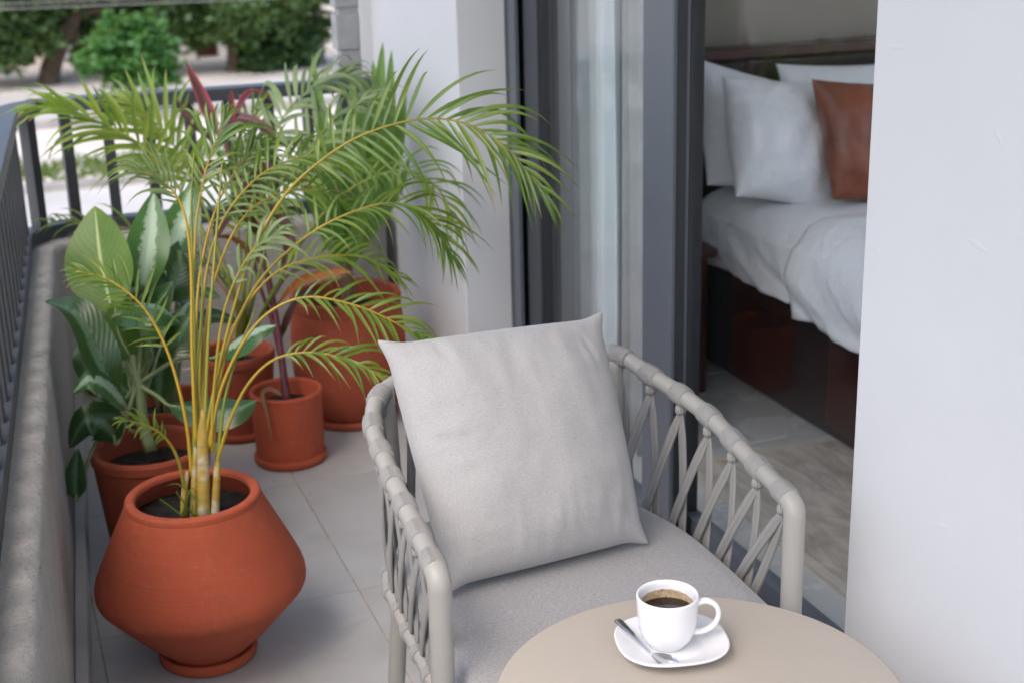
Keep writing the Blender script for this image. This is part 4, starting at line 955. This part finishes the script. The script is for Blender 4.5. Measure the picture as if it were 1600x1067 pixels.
# small bushy plant in the shaded pot
psh = empty('shade_plant', (EP.x, EP.y, .225), 'dark leafy plant in the shaded pot behind the palm stems', 'plant', 'potted plants')
rnd = random.Random(9); ed = V((EP.x, EP.y, .22))
for i in range(11):
    a = i*2.4+rnd.uniform(-.3, .3); h = rnd.uniform(.12, .42); o_ = V((math.cos(a), math.sin(a), 0))*rnd.uniform(.05, .12)
    s0 = ed+V((math.cos(a)*.015, math.sin(a)*.015, 0)); s1_ = ed+o_*.6+V((0, 0, h)); tip = ed+o_*2.0+V((0, 0, h+rnd.uniform(-.02, .12)))
    leaf(psh, [s1_, s1_.lerp(tip, .5)+V((0, 0, .03)), tip], rnd.uniform(.026, .042), 'dumb_dark' if i % 3 else 'dumb_var', UPN+FACE*.5, .2, .15, [s0], 6, 14, seed=i)

# ------------------------------------------------------------------ armchair
che = empty('armchair', (.82, 2.1, 0), 'beige rope armchair with grey seat cushion beside the round table', 'armchair')
AR = [PZ(683, 893, .655), PZ(640, 806, .668), PZ(602, 722, .69), PZ(583, 655, .715), PZ(612, 602, .742), PZ(750, 540, .765), PZ(945, 551, .745), PZ(1012, 583, .725), PZ(1100, 643, .70), PZ(1172, 716, .672), PZ(1238, 782, .655)]
rail = catmull(AR, 120)
v, f, u = tube(rail, .0155, 14); mesh('arm_rail', v, f, 'chair', che, True, u)
LOWZ = .415
cx_ = .82
def low(p): 
    return V((cx_+(p.x-cx_)*.97, p.y if p.y < 2.0 else 2.0+(p.y-2.0)*.94, LOWZ))
lowrail = catmull([low(p) for p in AR], 120)
v, f, u = tube(lowrail, .0125, 12); mesh('seat_rail', v, f, 'chair', che, True, u)
front = [lowrail[0], lowrail[-1]]; v, f, u = tube(front, .0125, 12); mesh('front_rail', v, f, 'chair', che, True, u)
for e_ in (rail[0], rail[-1]):      # front legs: bent down from the arm
    sg = -1 if e_.x < cx_ else 1
    ps = catmull([e_+V((0, .012, .0)), e_+V((0, -.006, -.012)), e_+V((0, -.008, -.06)), e_+V((sg*.002, -.006, -.3)), V((e_.x+sg*.008, e_.y-.005, .0))], 22)
    v, f, u = tube(ps, .0178, 16); mesh('leg', v, f, 'chair', che, True, u)
for k in (46, 73):                   # rear legs, up to the back rail
    e_ = rail[k]; sg = -1 if e_.x < cx_ else 1; l_ = lowrail[k]
    v, f, u = tube(catmull([e_, e_.lerp(l_, .5), l_, V((l_.x+sg*.02, l_.y+.05, 0))], 20), .0165, 14); mesh('leg', v, f, 'chair', che, True, u)
# ropes: wraps on the arm rail, two straps from each down to the seat rail
def alen(ps):
    L = [0]
    for a, b in zip(ps, ps[1:]): L.append(L[-1]+(b-a).length)
    return L
def samp(ps, L, s):
    s = max(0, min(s, L[-1]))
    for i in range(len(ps)-1):
        if L[i+1] >= s:
            t = (s-L[i])/max(1e-9, L[i+1]-L[i]); return ps[i].lerp(ps[i+1], t), (ps[i+1]-ps[i]).normalized()
    return ps[-1], (ps[-1]-ps[-2]).normalized()
RL, LL = alen(rail), alen(lowrail)
NW = 19
def wrap(name, ps, L, s, r, ln):
    q = [samp(ps, L, s+ln*(k/22-.5))[0] for k in range(23)]
    v, f, u = tube(q, lambda t: r+.0019*max(0, math.sin(math.pi*min(1, max(0, t))))**.35+.0004*math.sin(t*6.283*4.5), 16)
    return v, f, [(a*5, b) for a, b in u]
inw = lambda p: (V((cx_, 1.95, p.z))-p).normalized()
tops, lows = [], []
for i in range(NW):
    f_ = (i+.45)/(NW-.1); s = .026+(RL[-1]-.052)*i/(NW-1); p, tg = samp(rail, RL, s); tops.append((p, tg, s))
    s2 = LL[-1]*(.075+.85*i/(NW-1)); p2, tg2 = samp(lowrail, LL, s2); lows.append((p2, tg2, s2))
for i, (p, tg, s) in enumerate(tops):
    w_ = wrap('rope_wrap', rail, RL, s, .0172, .039+.004*math.sin(i*1.7))
    neck = tube([p+G*.016, p+G*.023, p+G*.031, p+G*.036], lambda t: .0095+.003*math.sin(t*3.14), 10, True, .75, tg)
    v, f, u = join(w_, neck); mesh('rope_wrap', v, f, 'rope', che, True, u)
    w2 = wrap('rope_knot', lowrail, LL, lows[i][2], .0142, .022); v, f, u = w2; mesh('rope_knot', v, f, 'rope', che, True, u)
def strap(a, b, tg, off):
    d_ = (b-a); n_ = d_.cross(tg).normalized()
    ps = [a+d_*(k/12)+n_*off*math.sin(k/12*3.1416) for k in range(13)]
    v, f, u = tube(ps, lambda t: .0112*(.5+.5*min(1, t/.14, (1-t)/.1)), 10, True, .30, n_)
    return mesh('rope_strap', v, f, 'rope', che, True, [(x*1.5, y) for x, y in u])
for i in range(NW):
    for dj, off in ((-.8, .0045), (.8, -.0045)):
        q = min(NW-1, max(0, i+dj)); fr2 = .075+.85*q/(NW-1)
        b, _ = samp(lowrail, LL, LL[-1]*fr2); strap(tops[i][0]+G*.032, b+V((0, 0, .004)), tops[i][1], off)
# seat cushion
def seat_cushion():
    n = 40; vs, fs, uv = [], [], []
    outline = []
    low2 = catmull([V((cx_+(p.x-cx_)*.90, p.y-.012 if p.y < 2.1 else 2.1+(p.y-2.1)*.86, 0)) for p in AR], 60)
    f0, f1 = low2[0], low2[-1]
    loop = [f0+V((.0, -.045, 0))]+low2+[f1+V((.0, -.045, 0))]
    bottom_front = [loop[-1].lerp(loop[0], k/10)+V((0, -.012*math.sin(math.pi*k/10), 0)) for k in range(1, 10)]
    loop += bottom_front; c = V((cx_, 1.98, 0)); m = len(loop)
    rows = [(.93, .412), (.98, .417), (1.0, .432), (1.0, .458), (.985, .474), (.95, .483), (.85, .488), (.65, .4905), (.4, .492), (.15, .4925)]
    for (s, z) in rows:
        for p in loop: q = c+(p-c)*s; vs.append(V((q.x, q.y, z+(noise.noise(q*9)*.003 if z > .48 else 0)))); uv.append((q.x, q.y))
    for i in range(len(rows)-1):
        for k in range(m): fs.append((i*m+k, (i)*m+(k+1) % m, (i+1)*m+(k+1) % m, (i+1)*m+k))
    fs += [tuple(range(m)), tuple(range((len(rows)-1)*m+m-1, (len(rows)-1)*m-1, -1))]
    o = mesh('seat_cushion', vs, fs, 'seatfab', che, True, uv)
    bm = bmesh.new(); bm.from_mesh(o.data); bmesh.ops.recalc_face_normals(bm, faces=bm.faces); bm.to_mesh(o.data); bm.free()
    ps = [c+(p-c)*1.003+V((0, 0, .459)) for p in loop]; ps.append(ps[0].copy()); ps = [V((p.x, p.y, .459)) for p in ps]
    v, f, u = tube(ps, .003, 6, False); mesh('piping', v, f, 'seatfab', o, True, u)
    bd = box('seat_panel', cx_-.25, cx_+.25, 1.78, 2.3, .40, .4115, 'chair', che, .003)
seat_cushion()
# loose back pillow
pbl, pbr = PZ(697, 925, .50), PZ(1008, 846, .50)
pbl = pbl.lerp(pbr, .02)+V((0, 0, .008)); pbr = pbr.lerp(pbl, .02)+V((0, 0, .008))
ptl, ptr = PY(602, 540, pbl.y+.225), PY(934, 498, pbr.y+.20)
v, f, u = pillow_mesh(pbl, pbr, ptl, ptr, .165, 80, .05, 3.3, .0034, -.004, True, .011)
o = mesh('back_pillow', v, f, 'fabric', None, True, u, (pbl+pbr)/2); weld(o)
props(o, 'square light grey pillow propped against the back of the armchair', 'pillow')

# ------------------------------------------------------------------ side table with coffee
TZ = .55; tc = V((.80, 1.494, 0)); TRr = .277
te = empty('side_table', tc, 'round beige side table in front of the armchair', 'table')
pr = [(.02, -.016), (TRr-.006, -.016), (TRr-.001, -.012), (TRr, -.006), (TRr-.0008, -.0025), (TRr-.0032, -.0004), (TRr-.006, 0), (.02, 0)]
v, f, u = lathe((tc.x, tc.y, TZ), pr, 128); mesh('table_top', v, f, 'table', te, True, u)
v, f, u = lathe((tc.x, tc.y, 0), [(.022, .012), (.022, .2), (.022, .535)], 24); mesh('column', v, f, 'table', te, True, u)
v, f, u = lathe((tc.x, tc.y, 0), [(.02, .001), (.17, .001), (.172, .006), (.168, .011), (.02, .014)], 48); mesh('foot', v, f, 'table', te, True, u)
# saucer (rounded square)
sc = PZ(1049, 1002, TZ+.012); SZ = TZ+.0008
def supersaucer():
    rows = [(.25, .000), (.50, .000), (.56, .0015), (.75, .006), (.95, .0125), (.995, .0145), (1.0, .0165), (.99, .0178), (.96, .0172), (.76, .0105), (.58, .0058), (.53, .0048), (.50, .0052), (.46, .0045), (.2, .0043)]
    n = 96; vs, fs = [], []; rx = .080
    rot = math.atan2(RT.y, RT.x)+R(8)
    for (s, z) in rows:
        e = 2+ (.6 if s > .6 else .1)
        for k in range(n):
            a = 2*math.pi*k/n; ca, sa = math.cos(a), math.sin(a); r = rx*s/((abs(ca)**e+abs(sa)**e)**(1/e))
            x, y = r*ca*1.0, r*sa*.92; vs.append(V((sc.x+x*math.cos(rot)-y*math.sin(rot), sc.y+x*math.sin(rot)+y*math.cos(rot), SZ+z)))
    for i in range(len(rows)-1):
        for k in range(n): fs.append((i*n+k, i*n+(k+1) % n, (i+1)*n+(k+1) % n, (i+1)*n+k))
    fs += [tuple(range(n-1, -1, -1)), tuple(range((len(rows)-1)*n, len(rows)*n))]
    return vs, fs
v, f = supersaucer(); props(mesh('saucer', v, f, 'ceramic', None, True, None, (sc.x, sc.y, SZ)), 'white rounded-square saucer under the coffee cup', 'saucer')
cc = V((sc.x-.002, sc.y+.010, SZ+.0050))
ce = empty('coffee_cup', cc, 'white porcelain cup of black coffee on the saucer', 'cup')
CH = .078
cprof = [(.01, .0005), (.027, .0005), (.0275, .002), (.031, .006), (.0365, .014), (.0405, .026), (.0425, .04), (.0435, .058), (.0442, CH-.004), (.0442, CH-.0012), (.0432, CH), (.0420, CH), (.0408, CH-.0015), (.0402, CH-.008), (.0394, .05), (.0385, .03), (.03, .012), (.01, .010)]
v, f, u = lathe(cc, cprof, 72); mesh('body', v, f, 'ceramic', ce, True, u)
hd = (RT*.98-fw*V((1, 1, 0)).length*0); hd = V((RT.x, RT.y, 0)).normalized(); hd = (hd+V((-fw.x, -fw.y, 0)).normalized()*.05).normalized()
hp = catmull([cc+hd*.040+V((0, 0, .064)), cc+hd*.055+V((0, 0, .0675)), cc+hd*.0685+V((0, 0, .060)), cc+hd*.0725+V((0, 0, .045)), cc+hd*.066+V((0, 0, .030)), cc+hd*.052+V((0, 0, .0205)), cc+hd*.037+V((0, 0, .019))], 30)
v, f, u = tube(hp, lambda t: .0052+.0016*abs(2*t-1)**2, 14, True, .72, V((0, 0, 1))); mesh('handle', v, f, 'ceramic', ce, True, u)
cfz = .052; rr = .0394; vs, fs, uv = [], [], []
for i in range(1, 9):
    for k in range(64):
        a = 6.2832*k/64; vs.append(V((cc.x+rr*i/8*math.cos(a), cc.y+rr*i/8*math.sin(a), cc.z+cfz))); uv.append((i/8, 0))
vs.append(V((cc.x, cc.y, cc.z+cfz))); uv.append((0, 0))
for k in range(64): fs.append((512, k, (k+1) % 64))
for i in range(7):
    for k in range(64): fs.append((i*64+k, (i+1)*64+k, (i+1)*64+(k+1) % 64, i*64+(k+1) % 64))
cof = mesh('coffee', vs, fs, 'coffee', ce, True, uv)
# foam that clings to the inside of the cup on the far side
vs, fs = [], []; fa = math.atan2(fw.y, fw.x)
for i in range(41):
    a = fa+R(-105+210*i/40); hgt = .0125*max(0, math.cos(R(-105+210*i/40)*.82))**.7+.0005*math.sin(i*1.9)
    for k in range(4):
        z = cfz+.0001+hgt*k/3; r = .0394+(z-.05)*.02857-.0006; vs.append(V((cc.x+r*math.cos(a), cc.y+r*math.sin(a), cc.z+z)))
for i in range(40):
    for k in range(3): fs.append((i*4+k, (i+1)*4+k, (i+1)*4+k+1, i*4+k+1))
mesh('foam', vs, fs, 'foam', cof, True)
# spoon lying on the saucer
se_ = empty('teaspoon', PZ(1035, 1038, SZ+.012), 'steel teaspoon lying on the saucer beside the cup', 'spoon')
s_tip, s_bowl = PZ(964, 967, SZ+.0285), PZ(1020, 1022, SZ+.0165); bc = PZ(1038, 1038, SZ+.0145)
ps = catmull([s_tip, s_tip.lerp(s_bowl, .5)+V((0, 0, .0012)), s_bowl], 20)
dirh = (s_bowl-s_tip).normalized(); sdh = dirh.cross(V((0, 0, 1))).normalized(); nh = sdh.cross(dirh); vs, fs = [], []
for i, p in enumerate(ps):
    t = i/19; w_ = .0052*(1-t)**1.2+.0019; th_ = .0010+.0003*t
    if i == 0: w_ *= .75
    for (x, y) in ((-1, -.4), (-.5, -1), (.5, -1), (1, -.4), (.6, .8), (-.6, .8)): vs.append(p+sdh*x*w_+nh*y*th_)
for i in range(19):
    for m in range(6): fs.append((i*6+m, i*6+(m+1) % 6, (i+1)*6+(m+1) % 6, (i+1)*6+m))
fs += [tuple(range(5, -1, -1)), tuple(range(19*6, 20*6))]
mesh('spoon_handle', vs, fs, 'steel', se_, True)
bd_ = V((bc.x-s_bowl.x, bc.y-s_bowl.y, 0)); bdir = (bd_.normalized()*.55+V((RT.x, RT.y, 0))*.45).normalized(); bsd = bdir.cross(V((0, 0, 1)))
vs, fs = [], []; nb_, mb_ = 16, 10
bstart = s_bowl-bdir*.001
for lay in (0, 1):
    for i in range(nb_+1):
        t = i/nb_; wv_ = .0145*(math.sin(math.pi*min(1, .06+t*.97))**.62)*(1.0 if t > .45 else .5+.5*(t/.45)**.6)
        for k in range(mb_+1):
            u_ = -1+2*k/mb_; dp = -.006*(1-u_*u_)*math.sin(math.pi*t)
            vs.append(bstart+bdir*(.044*t)+bsd*(u_*wv_)+V((0, 0, dp-.0012*lay-.006*t+.0015)))
c_ = mb_+1; oo = (nb_+1)*c_
for lay in (0, 1):
    for i in range(nb_):
        for k in range(mb_):
            q = [lay*oo+i*c_+k, lay*oo+i*c_+k+1, lay*oo+(i+1)*c_+k+1, lay*oo+(i+1)*c_+k]; fs.append(tuple(q if lay == 0 else q[::-1]))
mesh('spoon_bowl', vs, fs, 'steel', se_, True)
